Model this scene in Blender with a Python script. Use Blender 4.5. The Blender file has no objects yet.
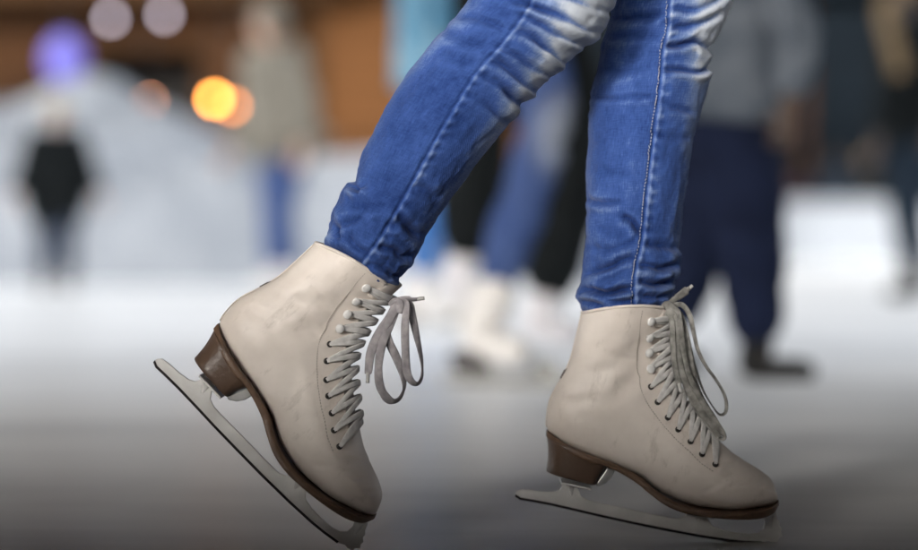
import bpy, math, random
import numpy as np
from mathutils import Matrix, Vector, noise as mnoise

random.seed(7); rng = np.random.default_rng(7)
scene = bpy.context.scene
COL = scene.collection
F = 2170.0; CAM_H = 0.30; YH = 245.0
PITCH = math.atan((275 - YH) / F)
R = math.radians

# ------------------------------------------------------------------ helpers
def at(px, py, d):
    """world point seen at photo pixel (px,py) at distance y=d"""
    X = (px - 459) / F; Z = (275 - py) / F
    c, s = math.cos(PITCH), math.sin(PITCH)
    y = c + Z * s; z = -s + Z * c
    k = d / y
    return np.array([X * k, d, CAM_H + z * k])

def proj(P):
    """photo pixel of world points (n,3)"""
    c, s = math.cos(PITCH), math.sin(PITCH)
    x = P[:, 0]; y = P[:, 1]; z = P[:, 2] - CAM_H
    dy = y * c - z * s; dz = y * s + z * c
    return 459 + F * x / dy, 275 - F * dz / dy

WM = {}
def mesh_obj(name, V, Fc, m, parent=None, smooth=True, local=False):
    V = np.asarray(V, float)
    if parent is not None and not local:
        M = np.array(WM[parent].inverted())
        V = V @ M[:3, :3].T + M[:3, 3]
    me = bpy.data.meshes.new(name)
    me.from_pydata(V.tolist(), [], [list(map(int, f)) for f in Fc])
    me.update()
    if smooth:
        me.polygons.foreach_set('use_smooth', [True] * len(me.polygons))
    if m: me.materials.append(m)
    o = bpy.data.objects.new(name, me); COL.objects.link(o)
    if parent is not None:
        o.parent = parent
        WM[o] = WM[parent].copy()
    else:
        WM[o] = Matrix.Identity(4)
    return o

def empty(name, loc=(0, 0, 0), label=None, cat=None, group=None, parent=None):
    o = bpy.data.objects.new(name, None); o.empty_display_size = .1
    COL.objects.link(o); o.location = loc
    WM[o] = Matrix.Translation(loc)
    tag(o, label, cat, group)
    return o

def tag(o, label=None, cat=None, group=None, kind=None):
    if label: o['label'] = label
    if cat: o['category'] = cat
    if group: o['group'] = group
    if kind: o['kind'] = kind
    return o

def finish_normals(o):
    import bmesh
    bm = bmesh.new(); bm.from_mesh(o.data)
    bmesh.ops.recalc_face_normals(bm, faces=bm.faces)
    bm.to_mesh(o.data); bm.free()
    return o

def bevel(o, w=.002, seg=2, ang=40):
    b = o.modifiers.new('bevel', 'BEVEL'); b.width = w; b.segments = seg
    b.limit_method = 'ANGLE'; b.angle_limit = R(ang)
    return o

class MB:
    def __init__(s): s.V = []; s.F = []
    def add(s, V, Fc):
        n = len(s.V); s.V += [tuple(map(float, v)) for v in V]
        s.F += [[i + n for i in f] for f in Fc]
    def box(s, a, b):
        (x0, y0, z0), (x1, y1, z1) = a, b
        s.add([(x0,y0,z0),(x1,y0,z0),(x1,y1,z0),(x0,y1,z0),(x0,y0,z1),(x1,y0,z1),(x1,y1,z1),(x0,y1,z1)],
              [(0,3,2,1),(4,5,6,7),(0,1,5,4),(1,2,6,5),(2,3,7,6),(3,0,4,7)])
    def tube(s, P, r, n=8, cap=True, closed=False):
        P = np.asarray(P, float); k = len(P)
        rr = np.full(k, r) if np.isscalar(r) else np.asarray(r, float)
        T = np.gradient(P, axis=0)
        if closed: T = np.roll(P, -1, 0) - np.roll(P, 1, 0)
        T /= np.linalg.norm(T, axis=1)[:, None] + 1e-12
        up = np.array([0, 0, 1.]) if abs(T[0][2]) < .9 else np.array([0, 1., 0])
        V = []; N = np.cross(T[0], up); N /= np.linalg.norm(N)
        for i in range(k):
            N = N - T[i] * N.dot(T[i]); N /= np.linalg.norm(N) + 1e-12
            B = np.cross(T[i], N)
            for j in range(n):
                a = 2 * math.pi * j / n
                V.append(P[i] + rr[i] * (math.cos(a) * N + math.sin(a) * B))
        Fc = []
        m = k if closed else k - 1
        for i in range(m):
            for j in range(n):
                a, b = i * n + j, i * n + (j + 1) % n
                c, d = ((i + 1) % k) * n + (j + 1) % n, ((i + 1) % k) * n + j
                Fc.append((a, b, c, d))
        if cap and not closed:
            Fc.append(tuple(range(n))[::-1]); Fc.append(tuple((k - 1) * n + j for j in range(n)))
        s.add(V, Fc)
    def prism(s, poly, y0, y1):
        """2-D (x,z) polygon extruded along y"""
        n = len(poly)
        V = [(p[0], y0, p[1]) for p in poly] + [(p[0], y1, p[1]) for p in poly]
        Fc = [tuple(range(n)), tuple(range(2 * n - 1, n - 1, -1))]
        for i in range(n): Fc.append((i, n + i, n + (i + 1) % n, (i + 1) % n))
        s.add(V, Fc)
    def ball(s, c, r, n=16, sc=(1, 1, 1)):
        V = []; Fc = []
        m = n // 2
        for i in range(m + 1):
            t = math.pi * i / m
            for j in range(n):
                a = 2 * math.pi * j / n
                V.append((c[0] + r * sc[0] * math.sin(t) * math.cos(a), c[1] + r * sc[1] * math.sin(t) * math.sin(a), c[2] + r * sc[2] * math.cos(t)))
        for i in range(m):
            for j in range(n):
                Fc.append((i * n + j, (i + 1) * n + j, (i + 1) * n + (j + 1) % n, i * n + (j + 1) % n))
        s.add(V, Fc)
    def build(s, name, m, parent=None, smooth=True, local=False, fix=True):
        o = mesh_obj(name, s.V, s.F, m, parent, smooth, local)
        if fix: finish_normals(o)
        return o

def crom(P, t):
    """Catmull-Rom through rows of P at parameter t in [0, n-1]"""
    P = np.asarray(P, float); t = np.atleast_1d(np.asarray(t, float))
    if P.ndim == 1: P = P[:, None]
    n = len(P)
    i = np.clip(np.floor(t).astype(int), 0, n - 2); u = (t - i)[:, None]
    g = lambda k: P[np.clip(k, 0, n - 1)]
    p0, p1, p2, p3 = g(i - 1), g(i), g(i + 1), g(i + 2)
    return .5 * (2 * p1 + (p2 - p0) * u + (2 * p0 - 5 * p1 + 4 * p2 - p3) * u ** 2 + (3 * p1 - p0 - 3 * p2 + p3) * u ** 3)

def smooth_path(P, n):
    return crom(P, np.linspace(0, len(P) - 1, n))

def resample(P, n):
    P = np.asarray(P, float)
    d = np.r_[0, np.cumsum(np.linalg.norm(np.diff(P, axis=0), axis=1))]
    t = np.linspace(0, d[-1], n)
    return np.stack([np.interp(t, d, P[:, k]) for k in range(P.shape[1])], 1)

# ------------------------------------------------------------------ materials
def nodes_of(name):
    m = bpy.data.materials.new(name); m.use_nodes = True
    nt = m.node_tree; return m, nt, nt.nodes['Principled BSDF']

def mat(name, col, rough=.6, metal=0., var=.15, vscale=8., bump=0., bscale=60., spec=.5, col2=None, sheen=0., coat=0.):
    m, nt, b = nodes_of(name); N = nt.nodes; L = nt.links
    tc = N.new('ShaderNodeTexCoord')
    n1 = N.new('ShaderNodeTexNoise'); n1.inputs['Scale'].default_value = vscale; n1.inputs['Detail'].default_value = 5
    L.new(tc.outputs['Object'], n1.inputs['Vector'])
    r = N.new('ShaderNodeValToRGB'); r.color_ramp.elements[0].position = .3; r.color_ramp.elements[1].position = .7
    c2 = col2 or tuple(min(1, c * (1 + var)) for c in col)
    c1 = col if col2 else tuple(c * (1 - var) for c in col)
    r.color_ramp.elements[0].color = (*c1, 1); r.color_ramp.elements[1].color = (*c2, 1)
    L.new(n1.outputs['Fac'], r.inputs['Fac']); L.new(r.outputs['Color'], b.inputs['Base Color'])
    b.inputs['Roughness'].default_value = rough; b.inputs['Metallic'].default_value = metal
    b.inputs['Specular IOR Level'].default_value = spec
    b.inputs['Sheen Weight'].default_value = sheen
    b.inputs['Coat Weight'].default_value = coat
    if bump:
        n2 = N.new('ShaderNodeTexNoise'); n2.inputs['Scale'].default_value = bscale; n2.inputs['Detail'].default_value = 6
        L.new(tc.outputs['Object'], n2.inputs['Vector'])
        bp = N.new('ShaderNodeBump'); bp.inputs['Strength'].default_value = bump; bp.inputs['Distance'].default_value = .01
        L.new(n2.outputs['Fac'], bp.inputs['Height']); L.new(bp.outputs['Normal'], b.inputs['Normal'])
    return m

def mat_glow(name, col, strength):
    m, nt, b = nodes_of(name)
    b.inputs['Base Color'].default_value = (*col, 1)
    b.inputs['Emission Color'].default_value = (*col, 1)
    b.inputs['Emission Strength'].default_value = strength
    return m

def mat_denim():
    m, nt, b = nodes_of('blue_denim'); N = nt.nodes; L = nt.links
    uv = N.new('ShaderNodeUVMap'); uv.uv_map = 'UVMap'
    def noise(sx, sy, scale, detail=4, rough=.6):
        mp = N.new('ShaderNodeMapping'); mp.inputs['Scale'].default_value = (sx, sy, 1)
        L.new(uv.outputs['UV'], mp.inputs['Vector'])
        n = N.new('ShaderNodeTexNoise'); n.inputs['Scale'].default_value = scale
        n.inputs['Detail'].default_value = detail; n.inputs['Roughness'].default_value = rough
        L.new(mp.outputs['Vector'], n.inputs['Vector']); return n
    def math_(op, a, c):
        x = N.new('ShaderNodeMath'); x.operation = op
        for k, v in enumerate((a, c)):
            if isinstance(v, (int, float)): x.inputs[k].default_value = v
            else: L.new(v, x.inputs[k])
        return x.outputs[0]
    warp = noise(1, .10, 900, 3, .7)       # lengthwise slubby yarns
    weft = noise(.12, 1, 800, 2, .6)
    blot = noise(1, .7, 26, 4, .6)
    at_ = N.new('ShaderNodeAttribute'); at_.attribute_name = 'fade'
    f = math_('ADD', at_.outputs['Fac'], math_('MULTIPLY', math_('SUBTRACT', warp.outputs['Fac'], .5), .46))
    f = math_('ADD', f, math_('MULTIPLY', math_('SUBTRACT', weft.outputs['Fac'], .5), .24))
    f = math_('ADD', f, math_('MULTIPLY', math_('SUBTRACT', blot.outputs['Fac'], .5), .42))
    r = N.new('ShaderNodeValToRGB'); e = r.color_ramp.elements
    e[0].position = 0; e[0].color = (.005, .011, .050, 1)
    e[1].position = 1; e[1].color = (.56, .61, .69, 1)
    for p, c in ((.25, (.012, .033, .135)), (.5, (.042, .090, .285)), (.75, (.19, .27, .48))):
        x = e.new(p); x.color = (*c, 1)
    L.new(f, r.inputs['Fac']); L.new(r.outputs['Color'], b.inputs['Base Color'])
    b.inputs['Roughness'].default_value = .9; b.inputs['Specular IOR Level'].default_value = .12
    b.inputs['Sheen Weight'].default_value = .18; b.inputs['Sheen Roughness'].default_value = .4
    b.inputs['Sheen Tint'].default_value = (.75, .82, 1, 1)
    wv = N.new('ShaderNodeTexWave'); wv.wave_type = 'BANDS'; wv.bands_direction = 'DIAGONAL'
    wv.inputs['Scale'].default_value = 260; wv.inputs['Distortion'].default_value = 1.5; wv.inputs['Detail'].default_value = 1
    L.new(uv.outputs['UV'], wv.inputs['Vector'])
    h = math_('ADD', math_('MULTIPLY', wv.outputs['Fac'], .35), math_('ADD', warp.outputs['Fac'], math_('MULTIPLY', blot.outputs['Fac'], 1.2)))
    bp = N.new('ShaderNodeBump'); bp.inputs['Strength'].default_value = .5; bp.inputs['Distance'].default_value = .0009
    L.new(h, bp.inputs['Height']); L.new(bp.outputs['Normal'], b.inputs['Normal'])
    return m

def mat_leather():
    m, nt, b = nodes_of('white_leather'); N = nt.nodes; L = nt.links
    tc = N.new('ShaderNodeTexCoord')
    def noise(scale, detail, rough=.55, off=0., sc=(1, 1, 1)):
        mp = N.new('ShaderNodeMapping'); mp.inputs['Location'].default_value = (off, off * .7, off * .3); mp.inputs['Scale'].default_value = sc
        L.new(tc.outputs['Object'], mp.inputs['Vector'])
        n = N.new('ShaderNodeTexNoise'); n.inputs['Scale'].default_value = scale; n.inputs['Detail'].default_value = detail
        n.inputs['Roughness'].default_value = rough; L.new(mp.outputs['Vector'], n.inputs['Vector']); return n
    big = noise(14, 4, .6); sc = noise(55, 8, .7, 3.1, (1, 1, .35)); fine = noise(420, 3, .6)
    r = N.new('ShaderNodeValToRGB'); e = r.color_ramp.elements
    e[0].position = .28; e[0].color = (.67, .595, .53, 1); e[1].position = .72; e[1].color = (.84, .77, .705, 1)
    L.new(big.outputs['Fac'], r.inputs['Fac'])
    r2 = N.new('ShaderNodeValToRGB'); q = r2.color_ramp.elements
    q[0].position = .575; q[0].color = (0, 0, 0, 1); q[1].position = .74; q[1].color = (1, 1, 1, 1)
    L.new(sc.outputs['Fac'], r2.inputs['Fac'])
    mu = N.new('ShaderNodeMath'); mu.operation = 'MULTIPLY'; mu.inputs[1].default_value = .55
    L.new(r2.outputs['Color'], mu.inputs[0])
    mx = N.new('ShaderNodeMixRGB'); mx.inputs['Color2'].default_value = (.36, .30, .24, 1)
    L.new(mu.outputs[0], mx.inputs['Fac']); L.new(r.outputs['Color'], mx.inputs['Color1'])
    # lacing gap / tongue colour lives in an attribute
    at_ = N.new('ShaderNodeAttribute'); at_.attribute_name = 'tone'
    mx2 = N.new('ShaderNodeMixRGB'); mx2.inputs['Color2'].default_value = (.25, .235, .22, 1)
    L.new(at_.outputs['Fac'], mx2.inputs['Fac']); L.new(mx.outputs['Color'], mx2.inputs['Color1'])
    L.new(mx2.outputs['Color'], b.inputs['Base Color'])
    b.inputs['Roughness'].default_value = .44; b.inputs['Specular IOR Level'].default_value = .38
    bp = N.new('ShaderNodeBump'); bp.inputs['Strength'].default_value = .35; bp.inputs['Distance'].default_value = .0012
    ad = N.new('ShaderNodeMath'); ad.operation = 'ADD'
    m3 = N.new('ShaderNodeMath'); m3.operation = 'MULTIPLY'; m3.inputs[1].default_value = .35
    L.new(fine.outputs['Fac'], m3.inputs[0]); L.new(m3.outputs[0], ad.inputs[0]); L.new(sc.outputs['Fac'], ad.inputs[1])
    L.new(ad.outputs[0], bp.inputs['Height']); L.new(bp.outputs['Normal'], b.inputs['Normal'])
    return m

def mat_ice():
    m, nt, b = nodes_of('rink_ice'); N = nt.nodes; L = nt.links
    tc = N.new('ShaderNodeTexCoord')
    def noise(scale, detail, sc=(1, 1, 1), rough=.6, dist=0, rot=0):
        mp = N.new('ShaderNodeMapping'); mp.inputs['Scale'].default_value = sc; mp.inputs['Rotation'].default_value = (0, 0, rot)
        L.new(tc.outputs['Object'], mp.inputs['Vector'])
        n = N.new('ShaderNodeTexNoise'); n.inputs['Scale'].default_value = scale; n.inputs['Detail'].default_value = detail
        n.inputs['Roughness'].default_value = rough; n.inputs['Distortion'].default_value = dist
        L.new(mp.outputs['Vector'], n.inputs['Vector']); return n
    pat = noise(.9, 5, (.6, 1, 1)); streak = noise(5, 6, (.12, 1, 1), .7, .6, R(12)); streak2 = noise(9, 6, (.08, 1, 1), .7, .5, R(-25))
    gr = noise(180, 3)
    a1 = N.new('ShaderNodeMath'); a1.operation = 'MULTIPLY_ADD'; a1.inputs[1].default_value = .5
    L.new(streak.outputs['Fac'], a1.inputs[0]); L.new(pat.outputs['Fac'], a1.inputs[2])
    a2 = N.new('ShaderNodeMath'); a2.operation = 'MULTIPLY_ADD'; a2.inputs[1].default_value = .3
    L.new(streak2.outputs['Fac'], a2.inputs[0]); L.new(a1.outputs[0], a2.inputs[2])
    r = N.new('ShaderNodeValToRGB'); e = r.color_ramp.elements
    e[0].position = .62; e[0].color = (.83, .835, .83, 1); e[1].position = 1.0; e[1].color = (.95, .955, .95, 1)
    L.new(a2.outputs[0], r.inputs['Fac'])
    def lines(scale, sc, rot, wdt):
        n = noise(scale, 1, sc, .4, .3, rot); a = N.new('ShaderNodeMath'); a.operation = 'SUBTRACT'; a.inputs[1].default_value = .5
        L.new(n.outputs['Fac'], a.inputs[0]); c = N.new('ShaderNodeMath'); c.operation = 'ABSOLUTE'; L.new(a.outputs[0], c.inputs[0])
        q = N.new('ShaderNodeMapRange'); q.inputs['From Min'].default_value = 0; q.inputs['From Max'].default_value = wdt
        q.inputs['To Min'].default_value = 1; q.inputs['To Max'].default_value = 0; L.new(c.outputs[0], q.inputs['Value']); return q
    ln = None
    for arg in ((1.1, (.35, 2.2, 1), R(8), .006), (1.6, (.3, 2.0, 1), R(-22), .006), (2.3, (.4, 1.6, 1), R(38), .005)):
        q = lines(*arg)
        if ln is None: ln = q.outputs[0]
        else:
            mxx = N.new('ShaderNodeMath'); mxx.operation = 'MAXIMUM'; L.new(ln, mxx.inputs[0]); L.new(q.outputs[0], mxx.inputs[1]); ln = mxx.outputs[0]
    wet = N.new('ShaderNodeValToRGB'); wet.color_ramp.elements[0].position = .40; wet.color_ramp.elements[0].color = (.86, .865, .87, 1); wet.color_ramp.elements[1].position = .52; wet.color_ramp.elements[1].color = (1, 1, 1, 1)
    wn = noise(1.3, 4, (.35, 1, 1), .6, .3, R(5)); L.new(wn.outputs['Fac'], wet.inputs['Fac'])
    mw = N.new('ShaderNodeMixRGB'); mw.blend_type = 'MULTIPLY'; mw.inputs['Fac'].default_value = 1; L.new(r.outputs['Color'], mw.inputs['Color1']); L.new(wet.outputs['Color'], mw.inputs['Color2'])
    ml = N.new('ShaderNodeMixRGB'); ml.inputs['Color2'].default_value = (.55, .56, .57, 1); mf = N.new('ShaderNodeMath'); mf.operation = 'MULTIPLY'; mf.inputs[1].default_value = .22
    L.new(ln, mf.inputs[0]); L.new(mf.outputs[0], ml.inputs['Fac']); L.new(mw.outputs['Color'], ml.inputs['Color1']); L.new(ml.outputs['Color'], b.inputs['Base Color'])
    b.inputs['Roughness'].default_value = .33; b.inputs['IOR'].default_value = 1.31; b.inputs['Specular IOR Level'].default_value = .3
    bp = N.new('ShaderNodeBump'); bp.inputs['Strength'].default_value = .25; bp.inputs['Distance'].default_value = .004
    a3 = N.new('ShaderNodeMath'); a3.operation = 'MULTIPLY_ADD'; a3.inputs[1].default_value = .25
    L.new(gr.outputs['Fac'], a3.inputs[0]); L.new(a2.outputs[0], a3.inputs[2])
    L.new(a3.outputs[0], bp.inputs['Height']); L.new(bp.outputs['Normal'], b.inputs['Normal'])
    return m

def mat_wood(name, dark, light, scale=3., horiz=True):
    m, nt, b = nodes_of(name); N = nt.nodes; L = nt.links
    tc = N.new('ShaderNodeTexCoord'); mp = N.new('ShaderNodeMapping')
    mp.inputs['Scale'].default_value = (.25, 1, 5) if horiz else (5, 1, .25)
    L.new(tc.outputs['Object'], mp.inputs['Vector'])
    n = N.new('ShaderNodeTexNoise'); n.inputs['Scale'].default_value = scale; n.inputs['Detail'].default_value = 7; n.inputs['Distortion'].default_value = .8
    L.new(mp.outputs['Vector'], n.inputs['Vector'])
    r = N.new('ShaderNodeValToRGB'); e = r.color_ramp.elements
    e[0].position = .3; e[0].color = (*dark, 1); e[1].position = .7; e[1].color = (*light, 1)
    L.new(n.outputs['Fac'], r.inputs['Fac']); L.new(r.outputs['Color'], b.inputs['Base Color'])
    b.inputs['Roughness'].default_value = .85; b.inputs['Specular IOR Level'].default_value = .08
    bp = N.new('ShaderNodeBump'); bp.inputs['Strength'].default_value = .3; bp.inputs['Distance'].default_value = .005
    L.new(n.outputs['Fac'], bp.inputs['Height']); L.new(bp.outputs['Normal'], b.inputs['Normal'])
    return m

DENIM = mat_denim(); LEATHER = mat_leather(); ICE = mat_ice()
SOLE = mat('brown_sole_edge', (.14, .082, .05), .45, var=.35, vscale=60, bump=.15, bscale=200)
HEEL = mat('brown_heel', (.10, .062, .042), .4, var=.25, vscale=25, bump=.1, bscale=160)
HEEL.node_tree.nodes['Principled BSDF'].inputs['Roughness'].default_value = .38
STEEL = mat('worn_blade_steel', (.68, .67, .65), .36, .1, var=.2, vscale=28, bump=.03, bscale=300, col2=(.88, .87, .85))
DARKEDGE = mat('dark_wet_steel', (.05, .045, .045), .3, .8, var=.5, vscale=80)
PLATE = mat('plate_metal', (.55, .55, .54), .32, .8, var=.2, vscale=40)
HOOKM = mat('white_enamel', (.88, .87, .85), .25, 0, var=.06, vscale=40)
HOLE = mat('eyelet_metal', (.06, .055, .05), .4, .6, var=.2)
LACE = mat('grey_white_lace', (.58, .565, .55), .85, var=.18, vscale=120, bump=.07, bscale=520, col2=(.82, .80, .78))
LACE_G = mat('grey_lace', (.25, .235, .245), .85, var=.2, vscale=120, bump=.07, bscale=520, col2=(.44, .41, .425))
LACE_O = mat('olive_grey_lace', (.12, .117, .108), .85, var=.2, vscale=120, bump=.07, bscale=520, col2=(.36, .35, .325))
AGLET = mat('aglet_plastic', (.5, .49, .47), .3, var=.1)
THREAD = mat('pale_thread', (.36, .38, .42), .8, var=.15, vscale=200)
THREADB = mat('beige_thread', (.42, .37, .32), .8, var=.15, vscale=200)
TABM = mat('dark_tab', (.09, .07, .06), .6)
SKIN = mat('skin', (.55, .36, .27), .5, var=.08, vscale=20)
PLATE2 = mat('dull_grey_steel', (.20, .20, .19), .5, .2, var=.2)
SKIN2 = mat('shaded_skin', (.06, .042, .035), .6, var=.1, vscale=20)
SNOW = mat('packed_snow', (.225, .247, .28), .8, var=.1, vscale=1.6, bump=.4, bscale=9, col2=(.335, .357, .39), spec=.2)

# ------------------------------------------------------------------ world, light, camera
SUN_EL, SUN_AZ = 12.5, 208.0     # azimuth clockwise from +Y: low, behind and left of the viewer
w = bpy.data.worlds.new('World'); scene.world = w; w.use_nodes = True
nt = w.node_tree; bg = nt.nodes['Background']
sky = nt.nodes.new('ShaderNodeTexSky'); sky.sky_type = 'NISHITA'; sky.sun_disc = False
sky.sun_elevation = R(SUN_EL); sky.sun_rotation = R(SUN_AZ)
sky.air_density = 1.0; sky.dust_density = 4.0; sky.ozone_density = 1.0
hs = nt.nodes.new('ShaderNodeHueSaturation'); hs.inputs['Saturation'].default_value = .22
nt.links.new(sky.outputs['Color'], hs.inputs['Color']); nt.links.new(hs.outputs['Color'], bg.inputs['Color'])
bg.inputs['Strength'].default_value = .15
sl = bpy.data.lights.new('sun', 'SUN'); sl.energy = .64; sl.angle = R(8); sl.color = (1, .955, .90)
so = bpy.data.objects.new('sun', sl); COL.objects.link(so)
sd = Vector((math.sin(R(SUN_AZ)) * math.cos(R(SUN_EL)), math.cos(R(SUN_AZ)) * math.cos(R(SUN_EL)), math.sin(R(SUN_EL))))
so.rotation_euler = sd.to_track_quat('Z', 'Y').to_euler(); so.location = sd * 30

cd = bpy.data.cameras.new('camera'); cam = bpy.data.objects.new('camera', cd); COL.objects.link(cam)
cam.location = (0, 0, CAM_H); cam.rotation_euler = (R(90) - PITCH, 0, 0)
cd.sensor_width = 36; cd.lens = 36 * F / 918; cd.clip_end = 2000; cd.clip_start = .05
cd.dof.use_dof = True; cd.dof.focus_distance = 2.12; cd.dof.aperture_fstop = 1.85; cd.dof.aperture_blades = 0
scene.camera = cam
vs = scene.view_settings; vs.view_transform = 'Standard'; vs.look = 'None'; vs.exposure = 2.25; vs.gamma = 1; vs.use_curve_mapping = False
scene.cycles.use_denoising = True
scene.cycles.max_bounces = 8; scene.cycles.sample_clamp_indirect = 6

# ------------------------------------------------------------------ ground
def sheet(name, x0, x1, y0, y1, z, m, nx=1, ny=1):
    V = [(x0 + (x1 - x0) * i / nx, y0 + (y1 - y0) * j / ny, z) for j in range(ny + 1) for i in range(nx + 1)]
    Fc = [(j * (nx + 1) + i, j * (nx + 1) + i + 1, (j + 1) * (nx + 1) + i + 1, (j + 1) * (nx + 1) + i) for j in range(ny) for i in range(nx)]
    return tag(mesh_obj(name, V, Fc, m, smooth=False), kind='structure')
sheet('snow_ground', -600, 600, -300, 900, -.06, SNOW)
sheet('ice_rink', -14, 16, -.45, 30.4, 0, ICE)

# ------------------------------------------------------------------ SKATES
THF, THR = 10.2, 44.0
DF, DR = 2.19, 2.13
S0 = F / DF
OX, OY = 776.0, 542.5
ct, st = math.cos(R(THF)), math.sin(R(THF))
def loc2(p):
    """photo pixel on the front boot -> boot-local (u,v) metres"""
    p = np.asarray(p, float); dx = p[..., 0] - OX; dy = p[..., 1] - OY
    return np.stack([(dx * ct + dy * st) / S0, (dx * st - dy * ct) / S0], -1)

ST = [  # lower px, upper px, half width mm
 ((775.8,500.5),(774.8,491.5),13), ((772.5,503.5),(770.5,480.5),25), ((763,506),(758,469.5),33), ((748,507.6),(743,460),39),
 ((728,508.5),(728,449.5),42.5), ((705,507),(712,434),43), ((683,502.5),(699,418.5),41), ((660,492),(687,404),37.5),
 ((640,477),(677.5,391),35), ((617,465),(672,378),33), ((590,455),(669.5,366),33), ((563,443.5),(668.5,356),33.5),
 ((547.6,431),(668.3,347),33), ((547.0,412),(668.3,340),32), ((551.5,396),(668.3,334),32), ((561,379),(668.3,328),33),
 ((569.5,361),(668.5,322),36), ((575.5,339),(669,316),39), ((581.5,313),(669.5,309),42)]
SL = loc2([s[0] for s in ST]); SU = loc2([s[1] for s in ST]); SW = np.array([s[2] / 1000 for s in ST])
NL = np.array([2.2, 2.4, 3, 3.2, 3.2, 3.2, 3.2, 3.2, 3.2, 3.2, 3, 2.8, 2.4, 2.3, 2.2, 2.2, 2.2, 2.2, 2.2])
NS = len(ST)
NSX = NS - 1
FACE = .80                                     # |sin| beyond which the lacing gap lies (upper side)
def boot_surf(s, phi, off=0.):
    """boot-local xyz of the boot surface; phi = -pi/2 sole/heel, pi/2 instep; near side is cos<0"""
    s = np.atleast_1d(s).astype(float); phi = np.atleast_1d(phi).astype(float)
    L = crom(SL, s); U = crom(SU, s); W = crom(SW, s)[:, 0]; nl = np.interp(s, np.arange(NS), NL)
    sn, cs = np.sin(phi), np.cos(phi)
    n = np.where(sn < 0, nl, 2.15)
    a = np.sign(sn) * np.abs(sn) ** (2 / n); c = np.sign(cs) * np.abs(cs) ** (2 / n)
    shaft = np.clip((s - 12) / 6, 0, 1)
    tap = 1 - (.30 - .18 * shaft) * np.clip(a, 0, 1) - .05 * np.clip(-a, 0, 1)
    # calf/heel narrowing at the Achilles side
    heelb = np.clip(1 - np.abs(s - 12.5) / 5, 0, 1)
    tap = tap - .10 * heelb * np.clip(-a, 0, 1)
    P = L + (U - L) * (.5 + .5 * a)[:, None]
    # bow the collar line upward in its middle
    d = (U - L) / np.linalg.norm(U - L, axis=1)[:, None]
    nrm = np.stack([-d[:, 1], d[:, 0]], 1)
    P = P + nrm * (.0055 * np.clip((s - 15.5) / 2.5, 0, 1) ** 2 * np.clip(1 - a * a, 0, 1))[:, None]
    return np.stack([P[:, 0], W * tap * c, P[:, 1]], 1)

def boot_normal(s, phi):
    e = 1e-3
    du = boot_surf(np.clip(s + .02, 0, NSX), phi) - boot_surf(np.clip(s - .02, 0, NSX), phi)
    dv = boot_surf(s, phi + e) - boot_surf(s, phi - e)
    n = np.cross(du, dv); n /= np.linalg.norm(n, axis=1)[:, None] + 1e-12
    c = boot_surf(s, phi) - .5 * (boot_surf(s, phi + math.pi) + boot_surf(s, phi))
    sg = np.sign((n * c).sum(1)); return n * sg[:, None]

HOOKS = [(645.3,319.8),(644.5,336),(644.5,352),(646.4,368.5)]
EYES = [(648,386),(654.5,401),(664.5,416),(674.4,427.8),(686.4,439.5),(697.5,451.5),(710.7,461.3)]
gs, gp = np.meshgrid(np.linspace(0, NSX, 500), np.linspace(math.pi * .5, math.pi * 1.5, 300), indexing='ij')
GP = boot_surf(gs.ravel(), gp.ravel())
def find_sp(px):
    uv = loc2(px); k = np.argmin((GP[:, 0] - uv[0]) ** 2 + (GP[:, 2] - uv[1]) ** 2)
    return gs.ravel()[k], gp.ravel()[k]
HK = [find_sp(p) for p in HOOKS]; EK = [find_sp(p) for p in EYES]
ALLR = HK + EK                                     # collar -> toe
edge_s = np.array([k[0] for k in ALLR])[::-1]; edge_p = np.array([k[1] for k in ALLR])[::-1]
def edge_phi(s):                                    # facing edge (near side) as phi
    return np.interp(s, edge_s, edge_p - (edge_p - math.pi / 2) * .38)

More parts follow.
